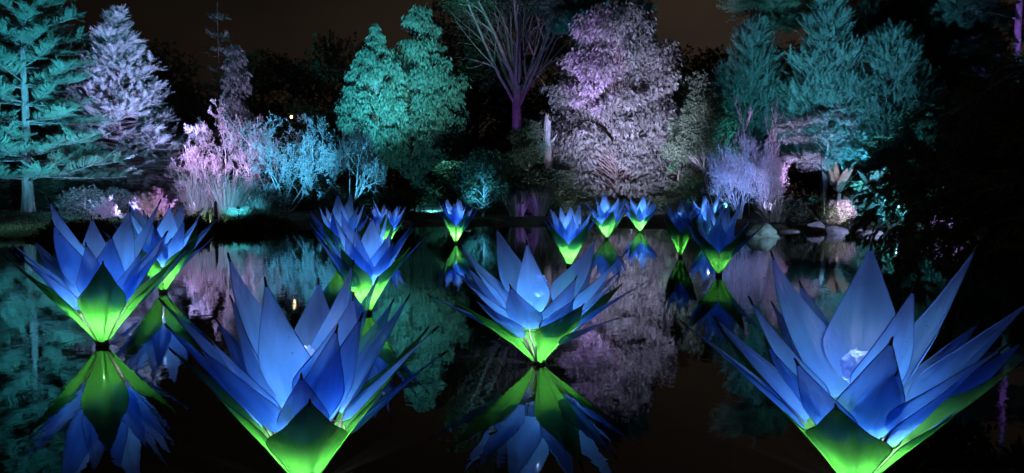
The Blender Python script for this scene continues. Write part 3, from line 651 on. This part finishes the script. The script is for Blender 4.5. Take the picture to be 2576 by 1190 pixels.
# big dark pine leaning over the upper right, with brown sky between its pads
pads('leaning_pine', 'dark pine with flat pads against brown sky above the cedars', 2290, 74, 0, -160, 53,
     [(1930, 8, 2.6, 0), (1985, 20, 2.2, 1), (1900, -12, 2.4, 0), (1965, 62, 1.5, 0), (2150, -20, 3.2, 1), (2230, 30, 3, 0), (2300, 10, 3.4, 0), (2370, 70, 2.8, 0), (2410, 95, 2.2, -1), (2240, 110, 3., 2), (2330, 150, 3, 1), (2400, 180, 3, 0), (2200, 70, 2.4, 0), (2445, 40, 2.6, 0)], .55, 'dark', bark='bark', sz=1.45, dens=65)
t = pads('violet_trunk_tree', 'tall dark tree with one pale trunk lit violet', 2532, 62, 0, -160, 54,
     [(2585, 30, 1.5, 4), (2600, 75, 1.6, 4), (2460, 120, 1.8, 4), (2430, 20, 2., 3), (2500, 185, 2.0, 1), (2580, 175, 1.8, 1), (2470, 50, 1.4, 5)], .36, 'cypress', sz=1.2, dens=90)
# ------------------------------------------------------------------ garden floodlights (fixtures with their own lamp)
fl_body = mesh('housing', *lathe([(.0, -.16), (.09, -.16), (.11, -.12), (.12, .08), (.13, .10), (.118, .10), (.112, .085)], 14), M['metal'])
fl_yoke = mesh('bracket', *(lambda b: (np.concatenate(b.V), [np.concatenate(f) for f in b.F.values()]))(B().add(*tubes(np.array([[(-.14, 0, .0), (-.14, 0, -.2), (-.1, 0, -.26), (.1, 0, -.26), (.14, 0, -.2), (.14, 0, 0)]]), np.full((1, 6), .014), 5))), M['metal'])
fl_pole = mesh('spike', *lathe([(.02, -.5), (.02, -.02), (.045, .0), (.0, .0)], 8), M['metal'])
LENS = {}; FS = .6
def flood(label, px, d, target, color, power, cone, blend=.95, lift=.30, soft=0., group=None):
    x = X(px, d); g = gz(x, d); T = at(*target); o = Vector((x, d, max(g, 0)+lift))
    t = empty('garden_floodlight', (x, d, o.z)); tag(t, label, 'floodlight', 'coloured garden floodlights on the far bank')
    q = (T-o).to_track_quat('Z', 'Y')
    b = link(bpy.data.objects.new('housing', fl_body), t); b.rotation_euler = q.to_euler(); b.scale = (FS,)*3
    key = tuple(color)
    if key not in LENS:
        a = np.arange(14)*2*PI/14; LENS[key] = mesh('lens', np.stack([.112*np.cos(a), .112*np.sin(a), np.full(14, .086)], -1), [tuple(range(14))], emit('lens_'+str(len(LENS)), color, 2.))
    link(bpy.data.objects.new('lens', LENS[key]), b)
    y = link(bpy.data.objects.new('bracket', fl_yoke), t); y.scale = (FS,)*3; y.rotation_euler = (0, 0, math.atan2(T.y-o.y, T.x-o.x)-PI/2)
    s = link(bpy.data.objects.new('spike', fl_pole), t); s.location = (0, 0, -.156)
    ld = bpy.data.lights.new('lamp', 'SPOT'); ld.energy = power; ld.color = color; ld.spot_size = math.radians(cone); ld.spot_blend = blend; ld.shadow_soft_size = soft
    lo = link(bpy.data.objects.new('lamp', ld), t); lo.rotation_euler = (T-o).to_track_quat('-Z', 'Y').to_euler(); lo.location = (T-o).normalized()*.14
    return t
TEAL, CYAN, BLUE, LAV, PINK, VIO, GRN, ICE = (.08, .40, .68), (.07, .5, .95), (.16, .32, 1), (.52, .42, 1), (.60, .40, 1), (.33, .13, 1), (.06, .52, .70), (.72, .72, 1)
KW = 1000.
flood('teal floodlight aimed up at the araucaria', 120, 30, (72, 40, 45), (.05, .48, .82), 17*KW, 62)
flood('teal floodlight between the araucaria and spruce', 140, 33, (185, 200, 56), TEAL, 9*KW, 50)
flood('lavender floodlight aimed at the spruce', 440, 44.5, (322, 85, 57), (.37, .36, 1), 46*KW, 50)
flood('pink floodlight aimed at the pink tangled tree', 505, 49.5, (580, 300, 56), PINK, 3.2*KW, 84)
flood('cyan floodlight aimed at the cyan leafless tree', 775, 47.6, (722, 330, 54), CYAN, 4.5*KW, 74)
flood('blue floodlight below the small bare tree', 925, 48.2, (888, 370, 51), CYAN, .7*KW, 84)
flood('teal floodlight aimed at the weeping cypress', 905, 55, (950, 165, 78), GRN, 72*KW, 38)
flood('green floodlight aimed at the tall cypress', 1165, 54.5, (1055, 160, 83), (.13, .50, .54), 34*KW, 36)
flood('violet floodlight under the forked tree', 1290, 90, (1310, 100, 98), VIO, 2*KW, 60)
flood('lilac floodlight aimed at the weeping conifer', 615, 66, (600, 170, 76), LAV, 9*KW, 26)
flood('pale floodlight aimed at the silvery tree', 1590, 49, (1595, 230, 69), (.58, .53, 1), 19*KW, 58)
flood('pale lavender floodlight beside the violet grasses', 1440, 48, (1540, 190, 69), (.50, .45, 1), 15*KW, 50)
flood('violet floodlight aimed at the silvery tree top', 1440, 56, (1490, 70, 69), (.45, .2, 1), 22*KW, 26)
flood('teal floodlight at the silvery tree edge', 1740, 52, (1690, 260, 68), (.1, .6, .5), 15*KW, 40)
flood('blue floodlight aimed at the flat topped cypress', 1640, 78, (1530, 50, 88), CYAN, 6*KW, 50)
flood('teal floodlight aimed at the small leafy tree', 1830, 51, (1775, 270, 62), TEAL, 5*KW, 60)
flood('teal floodlight aimed at the bushy conifer', 1900, 48, (1890, 170, 73), (.05, .42, .6), 10*KW, 38)
flood('teal floodlight aimed at the tall cedar', 2030, 46, (2085, 110, 66), TEAL, 20*KW, 50)
flood('teal floodlight aimed at the broad cedar', 2150, 45, (2230, 190, 64), TEAL, 11*KW, 56)
flood('blue floodlight before the blue twiggy shrub', 1835, 38, (1850, 410, 42), BLUE, 1.1*KW, 85)
flood('lavender floodlight before the lavender shrub', 1935, 36.9, (1922, 400, 41.5), LAV, .32*KW, 70, lift=.6)
flood('pink floodlight aimed at the layered juniper', 2025, 39.5, (2010, 330, 43.5), PINK, 2.8*KW, 60)
flood('cyan floodlight aimed at the layered juniper', 2190, 39.5, (2125, 320, 43.5), CYAN, 3.6*KW, 60)
flood('violet floodlight at the violet trunk foot', 2500, 52, (2532, 60, 62), VIO, 6*KW, 22)
flood('blue floodlight beyond the overhanging branches', 2575, 48, (2580, 60, 62), CYAN, 3*KW, 30)
# ------------------------------------------------------------------ shore plants
def ribbons(P, Wd, nv):
    """P (N,K,3) centre lines, Wd (N,K) widths, nv (N,3) side directions"""
    N, K, _ = P.shape; s = nrm(nv)[:, None, :]*Wd[:, :, None]*.5
    V = np.stack([P-s, P+s], 2); i = (np.arange(N)*K*2)[:, None]; k = (np.arange(K-1)*2)[None]
    return V.reshape(-1, 3), np.stack([i+k, i+k+1, i+k+3, i+k+2], -1).reshape(-1, 4)
def blades(name, label, px, d, py, rad, seed, n=260, width=.03, spread=.35, arch=-.10, mat='grassleaf', cat='grass', heads=0, group=None, hgt=None, base=.35):
    rng = np.random.default_rng(seed); h = hgt or topz(py, px, d); t = tree_root(name, label, px, d, cat, group)
    a = rng.uniform(0, 2*PI, n); rr = rad*base*np.sqrt(rng.uniform(0, 1, n)); st = np.stack([rr*np.cos(a), rr*np.sin(a), np.full(n, -.05)], -1)
    D = np.stack([np.cos(a)*spread*rng.uniform(.1, 1.2, n), np.sin(a)*spread*rng.uniform(.1, 1.2, n), np.ones(n)], -1)
    L = h*rng.uniform(.55, 1.12, n); P = paths(st, D, L, 6, rng, .05, 0, arch)
    Wd = (width*rng.uniform(.7, 1.3, n))[:, None]*np.array([.8, 1, 1, .85, .55, .08])[None]
    obj('blades', *ribbons(P, Wd, np.stack([-np.sin(a), np.cos(a), 0*a], -1)+rng.normal(0, .4, (n, 3))), M[mat], t)
    if heads:
        k = rng.choice(n, heads, False); c = B(); p = P[k, -2]; dd = nrm(P[k, -1]-P[k, -3])
        c.add(*scatter(*NEEDLE, p, dd, np.full(heads, .30), rng, 4)); c.obj('seed_heads', M['flower'], t)['kind'] = 'stuff'
    return t
def bush(name, label, px, d, py, rad, mat, seed, nclump=26, per=60, tuft=.25, tmpl=LEAF, csize=(.2, .42), droop=.1, base=.12, cat='shrub', group=None, flat=.9, width=None):
    return clumpy(name, label, px, d, py, rad, mat, seed, nclump=nclump, per=per, tuft=tuft, tmpl=tmpl, csize=csize, droop=droop, base=base, cat=cat, group=group, flat=flat, bark='twig',
                  width=width or (lambda f: np.sqrt(np.clip(1.02-f*f, 0, 1))))
def spires(name, label, px, d, py, rad, seed, n=46, mat='flower', tuft=.14):
    """shrub of upright leafy flower spires"""
    rng = np.random.default_rng(seed); h = topz(py, px, d); t = tree_root(name, label, px, d, 'shrub')
    a = rng.uniform(0, 2*PI, n); ti = rng.uniform(.03, 1.1, n); D = np.stack([np.cos(a)*ti, np.sin(a)*ti, np.ones(n)], -1)
    P = paths(np.stack([rad*.4*rng.normal(0, .5, n), rad*.4*rng.normal(0, .5, n), np.zeros(n)], -1), D, h*rng.uniform(.7, 1.1, n)*(1-.38*ti), 6, rng, .06, .03)
    obj('stems', *tubes(P, np.full((n, 1), .012)*np.linspace(1, .4, 6)[None], 3), M['twig'], t)
    k = n*46; idx = np.repeat(np.arange(n), 46); p, T, _ = along(P, idx, rng.uniform(.18, 1, k)); q = nrm(rng.normal(0, 1, (k, 3)) + T*.6)
    c = B(); c.add(*scatter(*LEAFSMALL, p+q*.03, q, tuft*rng.uniform(.6, 1.3, k), rng, 4)); c.obj('flower_spikes', M[mat], t)
    return t
spires('spiky_shrub', 'low lilac lit shrub with stubby spikes on the lawn edge', 268, 39.5, 492, 1.1, 201, 40)
spires('heath_shrub', 'pink lit heath with upright flower spikes before the spruce', 385, 40, 466, 1.25, 202, 60)
bush('low_plant', 'small pale pink leafy plant at the foot of the heath', 330, 38.5, 535, .5, 'flower', 203, 10, 60, .16)
blades('reed_clump', 'tall violet lit reeds with drooping heads', 500, 44, 408, 1.4, 204, 420, .03, .42, -.12, heads=70)
blades('reed_clump', 'tall cyan lit reeds beside the violet ones', 575, 43, 418, 1.6, 205, 460, .032, .5, -.16, heads=40)
blades('reed_clump', 'short dim blue reeds at the end of the reed bank', 655, 41, 488, 1.2, 206, 260, .026, .5, -.12)
blades('yucca_plant', 'cream lit spiky yucca at the foot of the reeds', 508, 38, 505, .9, 207, 150, .04, 1.3, -.03, cat='yucca', base=.12)
bush('ground_cover', 'low green lit leafy plant under the cyan reeds', 598, 38.5, 522, .8, 'leaf', 208, 18, 70, .2)
bush('ground_cover', 'small yellow green leafy plant beside the yucca', 520, 37.4, 540, .45, 'leaf', 209, 10, 60, .15)
for i, (px, d, py, r_, lab) in enumerate(((215, 46, 470, 1.5, 'dim rounded shrub on the lawn below the araucaria'), (275, 48, 474, 1.6, 'dim rounded shrub under the spruce behind the lilac shrub'), (335, 49, 484, 1.5, 'dim rounded shrub under the spruce behind the heath'), (672, 46, 476, 1.3, 'dim leafy shrub behind the short blue reeds'), (845, 51, 478, 1.4, 'dim leafy shrub below the small bare tree'))):
    bush('bank_shrub', lab, px, d, py, r_, 'silver', 270+i, 22, 50, .34, csize=(.35, .65), group='dim shrubs on the lawn bank')
# dark posts in the water margin
def post(px, d, py, label, r=.07, lean=0):
    t = tree_root('marsh_post', label, px, d, 'post', 'dark posts by the reeds'); h = topz(py, px, d)
    V, F = lathe([(r, -.4), (r*1.05, .2), (r*.95, h*.6), (r*.8, h*.86), (r*.5, h*.97), (0, h)], 10, .05, int(px)); V[:, 0] += lean*V[:, 2]
    obj('shaft', V, F, M['wood'], t, True)
    V, F = lathe([(r*1.16, h*.30), (r*1.2, h*.32), (r*1.2, h*.36), (r*1.14, h*.38)], 10); V[:, 0] += lean*V[:, 2]; obj('band', V, F, M['black'], t)
for px, d, py, r, l in ((500, 35.4, 528, .07, 0), (522, 35, 531, .075, .02), (543, 34.8, 502, .085, 0), (536, 35.6, 540, .06, -.05), (487, 35.2, 535, .07, .1)):
    post(px, d, py, {500: 'thin dark rounded post beside the yucca', 522: 'dark rounded post in front of the yucca', 543: 'tallest dark rounded post among the reeds', 536: 'short dark post leaning between two taller ones', 487: 'leaning dark post at the reed bank edge'}[px], r, l)
# dark leafy silhouettes along the near edge of that bank
for i, (px, d, py, r) in enumerate(((120, 29, 573, .8), (175, 30, 560, .9), (235, 31, 556, .9), (300, 32, 566, .9), (360, 32, 560, .9), (430, 32.5, 553, .9), (470, 33, 548, .7), (560, 34, 560, .9), (630, 36, 552, 1.), (690, 39, 548, 1.2))):
    bush('waterside_plant', ['dark low leafy clump at the lawn corner', 'dark low leafy clump beside the lawn corner', 'dark low leafy clump below the spruce', 'dark low leafy clump before the pale stones', 'dark low leafy clump before the pink heath', 'dark low leafy clump before the violet reeds', 'dark low leafy clump beside the leaning post',
         'dark low leafy clump beyond the tallest post', 'dark low leafy clump before the cyan reeds', 'dark low leafy clump before the short blue reeds'][i], px, d, py, r, 'dark', 220+i, 12, 45, .34, csize=(.2, .45), group='dark leafy clumps along the reed bank')
# middle bank
bush('waterside_shrub', 'dim blue twiggy shrub on the bank beside the lone lantern', 1215, 49, 372, 1.9, 'leaf', 241, 40, 55, .38, csize=(.35, .8))
bush('waterside_shrub', 'dim teal shrub below the green cypress', 1150, 51, 420, 1.5, 'leaf', 242, 30, 55, .38, csize=(.35, .7))
blades('grass_clump', 'violet grass tuft on the bank beside the silvery tree', 1300, 48.5, 478, 1.3, 243, 330, .03, .5, -.1)
blades('grass_clump', 'violet feathery grass against the silvery tree foot', 1355, 49, 465, 1.3, 244, 330, .03, .5, -.1, heads=40)
bush('dark_shrub', 'dark weeping shrub below the tall cypress', 1010, 51, 470, 1.6, 'dark', 245, 26, 55, .45, csize=(.4, .8), droop=.8)
bush('dim_tree', 'dim teal rounded tree beside the blue lit snag', 1328, 62, 300, 1.7, 'leaf', 246, 34, 90, .4, csize=(.4, .8), base=.45, cat='tree')
blades('grass_clump', 'arching dark grass at the foot of the twiggy shrubs', 1950, 38.5, 485, 1.4, 247, 260, .03, .6, -.14)
def dk_shrubs():
    lab = ['below the cyan leafless tree', 'between the leafless trees', 'below the small bare tree', 'below the weeping cypress', 'beside the dark weeping shrub', 'under the tall cypress', 'behind the lone lantern', 'under the forked tree', 'beside the snag', 'behind the violet grass', 'under the silvery tree', 'at the silvery tree foot', 'behind the twin lanterns', 'behind the half hidden lantern', 'under the small teal tree', 'behind the twiggy shrubs', 'under the layered juniper', 'behind the tree fern', 'behind the overhanging branches', 'beyond the overhanging branches', 'below the violet trunk', 'behind the spruce foot', 'under the araucaria', 'at the araucaria foot']
    pos = [(690, 59, 430, 3), (790, 58, 430, 3), (850, 68, 470, 3.2), (930, 70, 480, 3.4), (1000, 66, 490, 3), (1110, 70, 490, 3.2), (1180, 68, 400, 3.8), (1270, 72, 380, 4), (1370, 62, 420, 3), (1330, 54, 460, 2.6), (1430, 62, 470, 3), (1540, 59, 500, 2.6), (1660, 59, 490, 2.8), (1740, 54, 470, 2.6), (1800, 58, 430, 3), (1900, 53, 480, 2.4), (2040, 50, 490, 2.2), (2150, 48, 490, 2.2), (2270, 48, 420, 3), (2380, 46, 380, 3.2), (2500, 46, 360, 3.4), (330, 66, 450, 4), (170, 52, 440, 3), (40, 52, 440, 3)]
    pr = [bush('understory_shrub', 'x', 1288, 60, 300, 3, 'dark', 300+k, 36, 70, .7, csize=(.7, 1.4)) for k in range(2)]; h0 = topz(300, 1288, 60); us = set()
    for i, ((px, d, py, r), l) in enumerate(zip(pos, lab)):
        k = i % 2; o = pr[k] if k not in us else copy_tree(pr[k]); us.add(k); x = X(px, d); g = gz(x, d); s = (Z(py, d)-g)/h0
        o.location = (x, d, g-.1); o.scale = (r/3, r/3, s); o.rotation_euler = (0, 0, i*1.7); o['label'] = 'dark unlit bush '+l; o['category'] = 'shrub'; o['group'] = 'dark bushes under the trees'
dk_shrubs()
def snag():
    px, d = 1378, 64; t = tree_root('snag', 'broken tree trunk lit blue beside the silvery tree', px, d, 'snag'); h = topz(290, px, d); rng = np.random.default_rng(9)
    P, R = trunk_tube(h, .42, .33, rng, 14, .04); V, F = tubes(P, R, 12); V[-12:, 2] += rng.uniform(-.5, .35, 12); obj('trunk', V, F, M['bark'], t)
    a = np.array([[(.3, 0, h*.72), (.55, -.1, h*.75), (.8, -.15, h*.80)]]); obj('stub', *tubes(a, np.array([[.12, .1, .05]]), 6), M['bark'], t)
snag()
# right bank plants
def fern(name, label, px, d, py, seed, n=13, ln=1.5, trunk=.9, az=None):
    rng = np.random.default_rng(seed); t = tree_root(name, label, px, d, 'fern'); h = topz(py, px, d)*trunk
    P, R = trunk_tube(h, .14, .10, rng, 6, .01); obj('trunk', *tubes(P, R, 8), M['bark'], t)
    for k in range(n):
        a = 2*PI*k/n + rng.normal(0, .15); D = np.array([[math.cos(a)*.8, math.sin(a)*.8, rng.uniform(.7, 2.4)]]); L = ln*rng.uniform(.8, 1.15)
        Q = paths(np.array([[0, 0, h]]), D, np.array([L]), 12, rng, .02, -.01, -.09); b = B(); b.add(*tubes(Q, np.full((1, 12), .012)*np.linspace(1, .4, 12), 4))
        m = 30; tt = np.repeat(np.linspace(.08, .99, m), 2); sg = np.tile([-1, 1], m); p, T, _ = along(Q, np.zeros(2*m, int), tt)
        side = nrm(np.cross(T, [0, 0, 1.]))*sg[:, None]; l = .24*L*np.sin(np.clip(tt*.9+.12, 0, 1)*PI)**.7*.62; tip = p + side*l[:, None] + T*l[:, None]*.35 - np.array([0, 0, 1.])*l[:, None]*.2
        w_ = T*.03; Vv = np.stack([p-w_, (p+tip)/2-w_*.9, tip, (p+tip)/2+w_*.9, p+w_], 1); i = (np.arange(2*m)*5)[:, None]
        b.add(Vv.reshape(-1, 3), np.concatenate([i+[0, 1, 3], i+[1, 2, 3], i+[0, 3, 4]])); b.obj('frond', M['frond'], t)
    return t
fern('tree_fern', 'pink lit tree fern with arching fronds above the boulders', 2108, 37.6, 475, 251, 14, 1.7)
fern('tree_fern', 'cyan lit tree fern behind the overhanging leaves', 2195, 38.6, 475, 252, 12, 1.5)
blades('grass_clump', 'pale arching strap grass above the violet boulder', 2072, 36.8, 482, .9, 253, 130, .04, .9, -.28)
bush('flowering_plant', 'cream lit flowering plant between the boulders', 2118, 36.2, 500, .75, 'flower', 254, 18, 60, .16, csize=(.15, .3))
bush('ground_cover', 'yellow green plant at the flowering plant foot', 2090, 36.0, 518, .7, 'leaf', 255, 14, 60, .18)
bush('blue_shrub', 'bluish rounded shrub beside the pink tree fern', 2175, 37.5, 470, .9, 'silver', 256, 22, 70, .2)
blades('grass_clump', 'bright cyan grass glimpsed through the overhanging leaves', 2282, 38, 488, .8, 257, 160, .03, .6, -.1)
bush('cyan_shrub', 'cyan lit shrub glimpsed through the overhanging leaves', 2225, 37.5, 455, .7, 'leaf', 258, 16, 60, .22)
bush('violet_shrub', 'violet lit shrub behind thin dark twigs', 2385, 33, 520, .95, 'silver', 259, 22, 70, .2)
bush('cyan_shrub', 'pale blue lit bush high behind the dark branches', 2330, 47, 300, 1.0, 'leaf', 260, 20, 60, .3, base=.75)
bush('dark_shrub', 'dim green mound beside the strap grass', 2012, 38, 505, 1.1, 'dark', 261, 20, 70, .25)
# boulders
def rock(px, d, sx, sy, sz, label, seed, z=0., cat='boulder'):
    rng = np.random.default_rng(seed); bmx = bmesh.new(); bmesh.ops.create_icosphere(bmx, subdivisions=4, radius=1)
    v = np.array([q.co[:] for q in bmx.verts]); f = np.array([[q.index for q in p.verts] for p in bmx.faces]); bmx.free(); o = rng.uniform(0, 50, 3)
    dsp = np.array([.30*mnoise.noise(Vector(p*1.1+o)) + .14*mnoise.noise(Vector(p*2.4+o)) + .05*mnoise.noise(Vector(p*6+o)) for p in v]); v = v*(1+dsp)[:, None]
    for _ in range(12):                       # chip flat facets
        nn = nrm(rng.normal(0, 1, 3)); e = v@nn; c = rng.uniform(.80, 1.0); v -= np.maximum(e-c, 0)[:, None]*nn*.7
    x = X(px, d); g = max(gz(x, d), -.05); ob = obj('rock', v*[sx, sy, sz], f, M['rock'], None, True); ob.location = (x, d, g+sz*.30+z); ob.rotation_euler = (0, 0, rng.uniform(-.4, .4))
    return tag(ob, label, cat, 'boulders along the far bank')
rock(1914, 31, .68, .52, .5, 'large pale cyan boulder in the water beside the dim lanterns', 431)
rock(1946, 34.5, .26, .25, .22, 'small grey boulder behind the large pale one', 402)
rock(2050, 35.2, .52, .42, .42, 'violet lit rounded boulder under the strap grass', 403)
rock(2106, 33.6, .58, .45, .32, 'teal domed boulder at the water edge', 404)
rock(2192, 32.6, .55, .4, .24, 'flat blue lit boulder behind the hanging leaves', 405)
rock(2160, 33.8, .26, .22, .22, 'small pink lit boulder between two larger ones', 406)
rock(1995, 35.5, .8, .3, .14, 'low dark shore stone beside the violet boulder', 407)
rock(1095, 46.6, 1.2, .4, .22, 'flat dim stone slab on the far shore', 408)
rock(1250, 46, .5, .4, .25, 'small dark stone below the violet grass', 409)
rock(1010, 47.4, .7, .4, .2, 'dim shore stone below the dark weeping shrub', 410)
rock(1180, 46.2, .35, .3, .2, 'small rounded stone near the flat slab', 411)
rock(285, 36.6, .42, .3, .2, 'pale stone lit pink beside the lilac shrub', 412)
rock(318, 36.8, .36, .28, .16, 'small pale stone lit pink before the heath', 413)
rock(262, 36.4, .2, .2, .12, 'tiny pale stone at the lawn edge', 414)
rock(700, 42.6, .4, .3, .16, 'small dim stone below the short blue reeds', 415)
# fallen leaves on the water
lfm = mesh('floating_leaf', np.array([(0, 0, 0), (.03, .02, .004), (.07, .015, .002), (.1, 0, .006), (.07, -.015, .002), (.03, -.02, .004)]), np.array([(0, 1, 5), (1, 2, 5), (2, 4, 5), (2, 3, 4)]), M['leaf'])
for i, (px, py) in enumerate(((1640, 770), (1665, 795), (1590, 740), (1010, 905), (1220, 850), (1690, 860), (1985, 640), (1930, 700), (620, 690), (560, 905), (1560, 1010), (1250, 1080))):
    o = link(bpy.data.objects.new('floating_leaf', lfm)); o.location = onwater(px, py) + Vector((0, 0, .004)); o.rotation_euler = (0, 0, i*2.1); o.scale = (1+.1*(i % 4),)*3
    tag(o, 'small dark fallen leaf floating on the black water', 'leaf', 'fallen leaves on the pond')
# warm path lamp far behind
def lamp():
    d = 84; p = at(733, 294, d); g = gz(p.x, d); t = tag(empty('street_lamp', (p.x, d, g)), 'small warm street lamp glowing between the dark trees', 'lamp'); h = p.z-g
    obj('pole', *lathe([(.09, -.3), (.08, .2), (.05, h-.35), (.0, h-.34)], 8), M['metal'], t)
    obj('globe', *lathe([(.0, h-.2), (.08, h-.18), (.15, h-.05), (.14, h+.08), (.07, h+.15), (.0, h+.16)], 10), M['bulb'], t)
    obj('cap', *lathe([(.2, h+.12), (.12, h+.2), (.0, h+.24)], 10), M['metal'], t)
lamp()
# sprouting lawn
rng = np.random.default_rng(77); n = 9000; gxx = rng.uniform(-33, -19, n); gyy = rng.uniform(27, 46, n); sd = shore_sd(gxx, gyy); k = sd > .6; gxx, gyy = gxx[k], gyy[k]; n = len(gxx)
st = np.stack([gxx, gyy, ground_z(gxx, gyy)-.02], -1); P = paths(st, np.stack([rng.normal(0, .4, n), rng.normal(0, .4, n), np.ones(n)], -1), rng.uniform(.05, .16, n), 3, rng, .1)
tag(obj('grass', *ribbons(P, np.full((n, 3), .03)*np.array([[1, .8, .1]]), rng.normal(0, 1, (n, 3))), M['grassleaf']), 'short lawn grass on the bank under the araucaria', 'grass', kind='stuff')

# ------------------------------------------------------------------ overhanging tree
def overhang():
    rng = np.random.default_rng(91); x, y = 9.6, 7.6; g = gz(x, y); t = tag(empty('overhanging_tree', (x, y, g)), 'black leafy branches hanging over the water', 'tree'); o = np.array([x, y, g])
    P, R = trunk_tube(5.2, .2, .08, rng, 10, .03); obj('trunk', *tubes(P, R, 9), M['bark'], t, True)
    ends = [(2280, 430, 9.5), (2250, 455, 9.2), (2260, 510, 9.0), (2260, 570, 8.8), (2170, 590, 8.6), (2165, 655, 8.4), (2215, 695, 8.2), (2250, 640, 8.5), (2300, 700, 8.0), (2280, 330, 9.8), (2350, 300, 9.5), (2330, 420, 9.2), (2330, 560, 8.8), (2380, 650, 8.4), (2400, 480, 9),
            (2430, 350, 9.6), (2480, 560, 8.6), (2500, 430, 9), (2440, 700, 8.0), (2540, 320, 9.2), (2540, 640, 8.2), (2260, 470, 9.4), (2290, 610, 8.6), (2420, 590, 8.6), (2370, 380, 9.4), (2560, 500, 8.8), (2215, 620, 8.4), (2255, 480, 9.0), (2390, 250, 10), (2500, 250, 9.6)]
    E = np.array([np.array(at(*e)) for e in ends]) - o; n = len(E)
    s0, _, _ = along(P, np.zeros(n, int), np.clip((E[:, 2]+1.3)/5.4, .25, .97)); s = np.linspace(0, 1, 10)[None, :, None]
    LP = s0[:, None]*(1-s) + E[:, None]*s; LP[:, :, 2] += .55*np.sin(s[..., 0]*PI); LP[:, 1:-1] += rng.normal(0, .05, (n, 8, 3)); LR = np.full((n, 1), .028)*np.linspace(1, .16, 10)[None]
    b = B(); b.add(*tubes(LP, LR, 5)); l2 = grow(LP, LR, 17, rng, .42, 1, (25, 60), .15, 5, .12, -.03, -.12, .5); l3 = grow(*l2, 4, rng, .2, 1, (25, 55), .6, 4, .14, -.04, -.1, .6)
    b.add(*tubes(*l2, 3)); b.add(*tubes(*l3, 3)); b.obj('limbs', M['bark'], t)
    lf = np.array([(0, 0, 0), (.3, .13, .03), (.62, .12, .0), (1, 0, -.10), (.62, -.12, .0), (.3, -.13, .03)]); ff = np.array([(0, 1, 5), (1, 2, 5), (2, 4, 5), (2, 3, 4)])
    c = B()
    for (Q, _), k in ((l2, 9), (l3, 7)):
        m = len(Q)*k; idx = np.repeat(np.arange(len(Q)), k); p, T, _ = along(Q, idx, rng.uniform(.1, 1, m)); sd = nrm(np.cross(T, [0, 0, 1.]))*rng.choice((-1, 1), m)[:, None]
        c.add(*scatter(lf, ff, p, nrm(T*.5+sd*.7+rng.normal(0, .25, (m, 3))-[0, 0, .45]), rng.uniform(.09, .15, m), rng, .6))
    c.obj('leaves', M['dark'], t)
overhang()
# floodlights for the low planting
flood('added dim green fill light skimming the lawn from out of view', -380, 26, (110, 560, 33), (.2, .6, .5), 600, 60, lift=.9)  # added out of view to lift the dark lawn
flood('lavender floodlight before the spiky shrub', 250, 36.5, (268, 515, 39.5), (.4, .38, 1), 170, 70)
flood('pink floodlight before the heath', 405, 36.4, (385, 490, 40), (.8, .5, 1), 330, 70)
flood('added wide dim lavender fill light under the spruce', 322, 39, (310, 380, 57), (.35, .36, .9), 1500, 90)  # fill added to bring up the lower spruce branches
flood('pink floodlight before the violet reeds', 455, 36.5, (500, 450, 44), (.55, .3, 1), 1500, 60, lift=.9)
flood('cyan floodlight before the cyan reeds', 600, 36.4, (575, 470, 43), CYAN, 1700, 62, lift=.9)
flood('pale floodlight before the yucca', 520, 35.2, (508, 525, 38), (.8, 1, .75), 160, 80)
flood('dim blue floodlight before the bank shrub', 1190, 46.9, (1215, 450, 49), CYAN, 420, 90)
flood('dim violet floodlight before the violet grass', 1335, 46.8, (1325, 510, 48.8), VIO, 30, 100)
flood('added wide dim fill light at the silvery tree foot', 1545, 47.4, (1550, 430, 69), (.5, .6, .8), 2600, 100)  # weak fill put in for the lower part of the crown
flood('blue floodlight under the upright saplings', 1910, 43.6, (1900, 290, 46.5), (.3, .35, 1), 700, 70)
flood('added wide dim teal fill light below the cypresses', 1088, 55, (1070, 400, 80), (.1, .5, .6), 4500, 84)  # added low level of teal on the lower cypress foliage
flood('lilac floodlight at the slender araucaria', 640, 82, (560, 55, 96), LAV, 9000, 24)
flood('blue floodlight at the snag', 1420, 56, (1378, 330, 64), (.05, .42, 1), 2600, 16)
flood('teal floodlight at the dim rounded tree', 1300, 54, (1328, 340, 62), TEAL, 2200, 30)
flood('pale pink floodlight below the tree fern', 2140, 34.6, (2100, 440, 37.6), (.8, .62, 1), 260, 80)
flood('cream floodlight at the flowering plant', 2135, 34.4, (2105, 510, 36.3), (1, .9, .7), 70, 80)
flood('cyan floodlight behind the hanging leaves', 2255, 34.2, (2215, 460, 38), (.1, .65, 1), 800, 84)
flood('bright cyan floodlight shining over the water', 2258, 37.5, (2230, 560, 30), (.3, .8, 1), 60, 70, lift=.75)
flood('added unseen lavender fill light on the side bank facing the boulders', 2900, 21, (2100, 548, 35), (.42, .5, 1), 3200, 22, lift=.9)  # invented lamp out of frame, lights boulders and low plants from the front
flood('violet floodlight before the violet shrub', 2400, 31, (2385, 550, 33), (.5, .3, 1), 160, 80)
flood('blue floodlight below the high pale bush', 2345, 41, (2330, 330, 47), CYAN, 900, 40)
flood('added unseen cyan fill light on the side bank facing the pale boulder', 2854, 20, (1920, 570, 31), (.35, .75, 1), 2000, 14, lift=.9)  # added out of frame to brighten the near face of the boulder
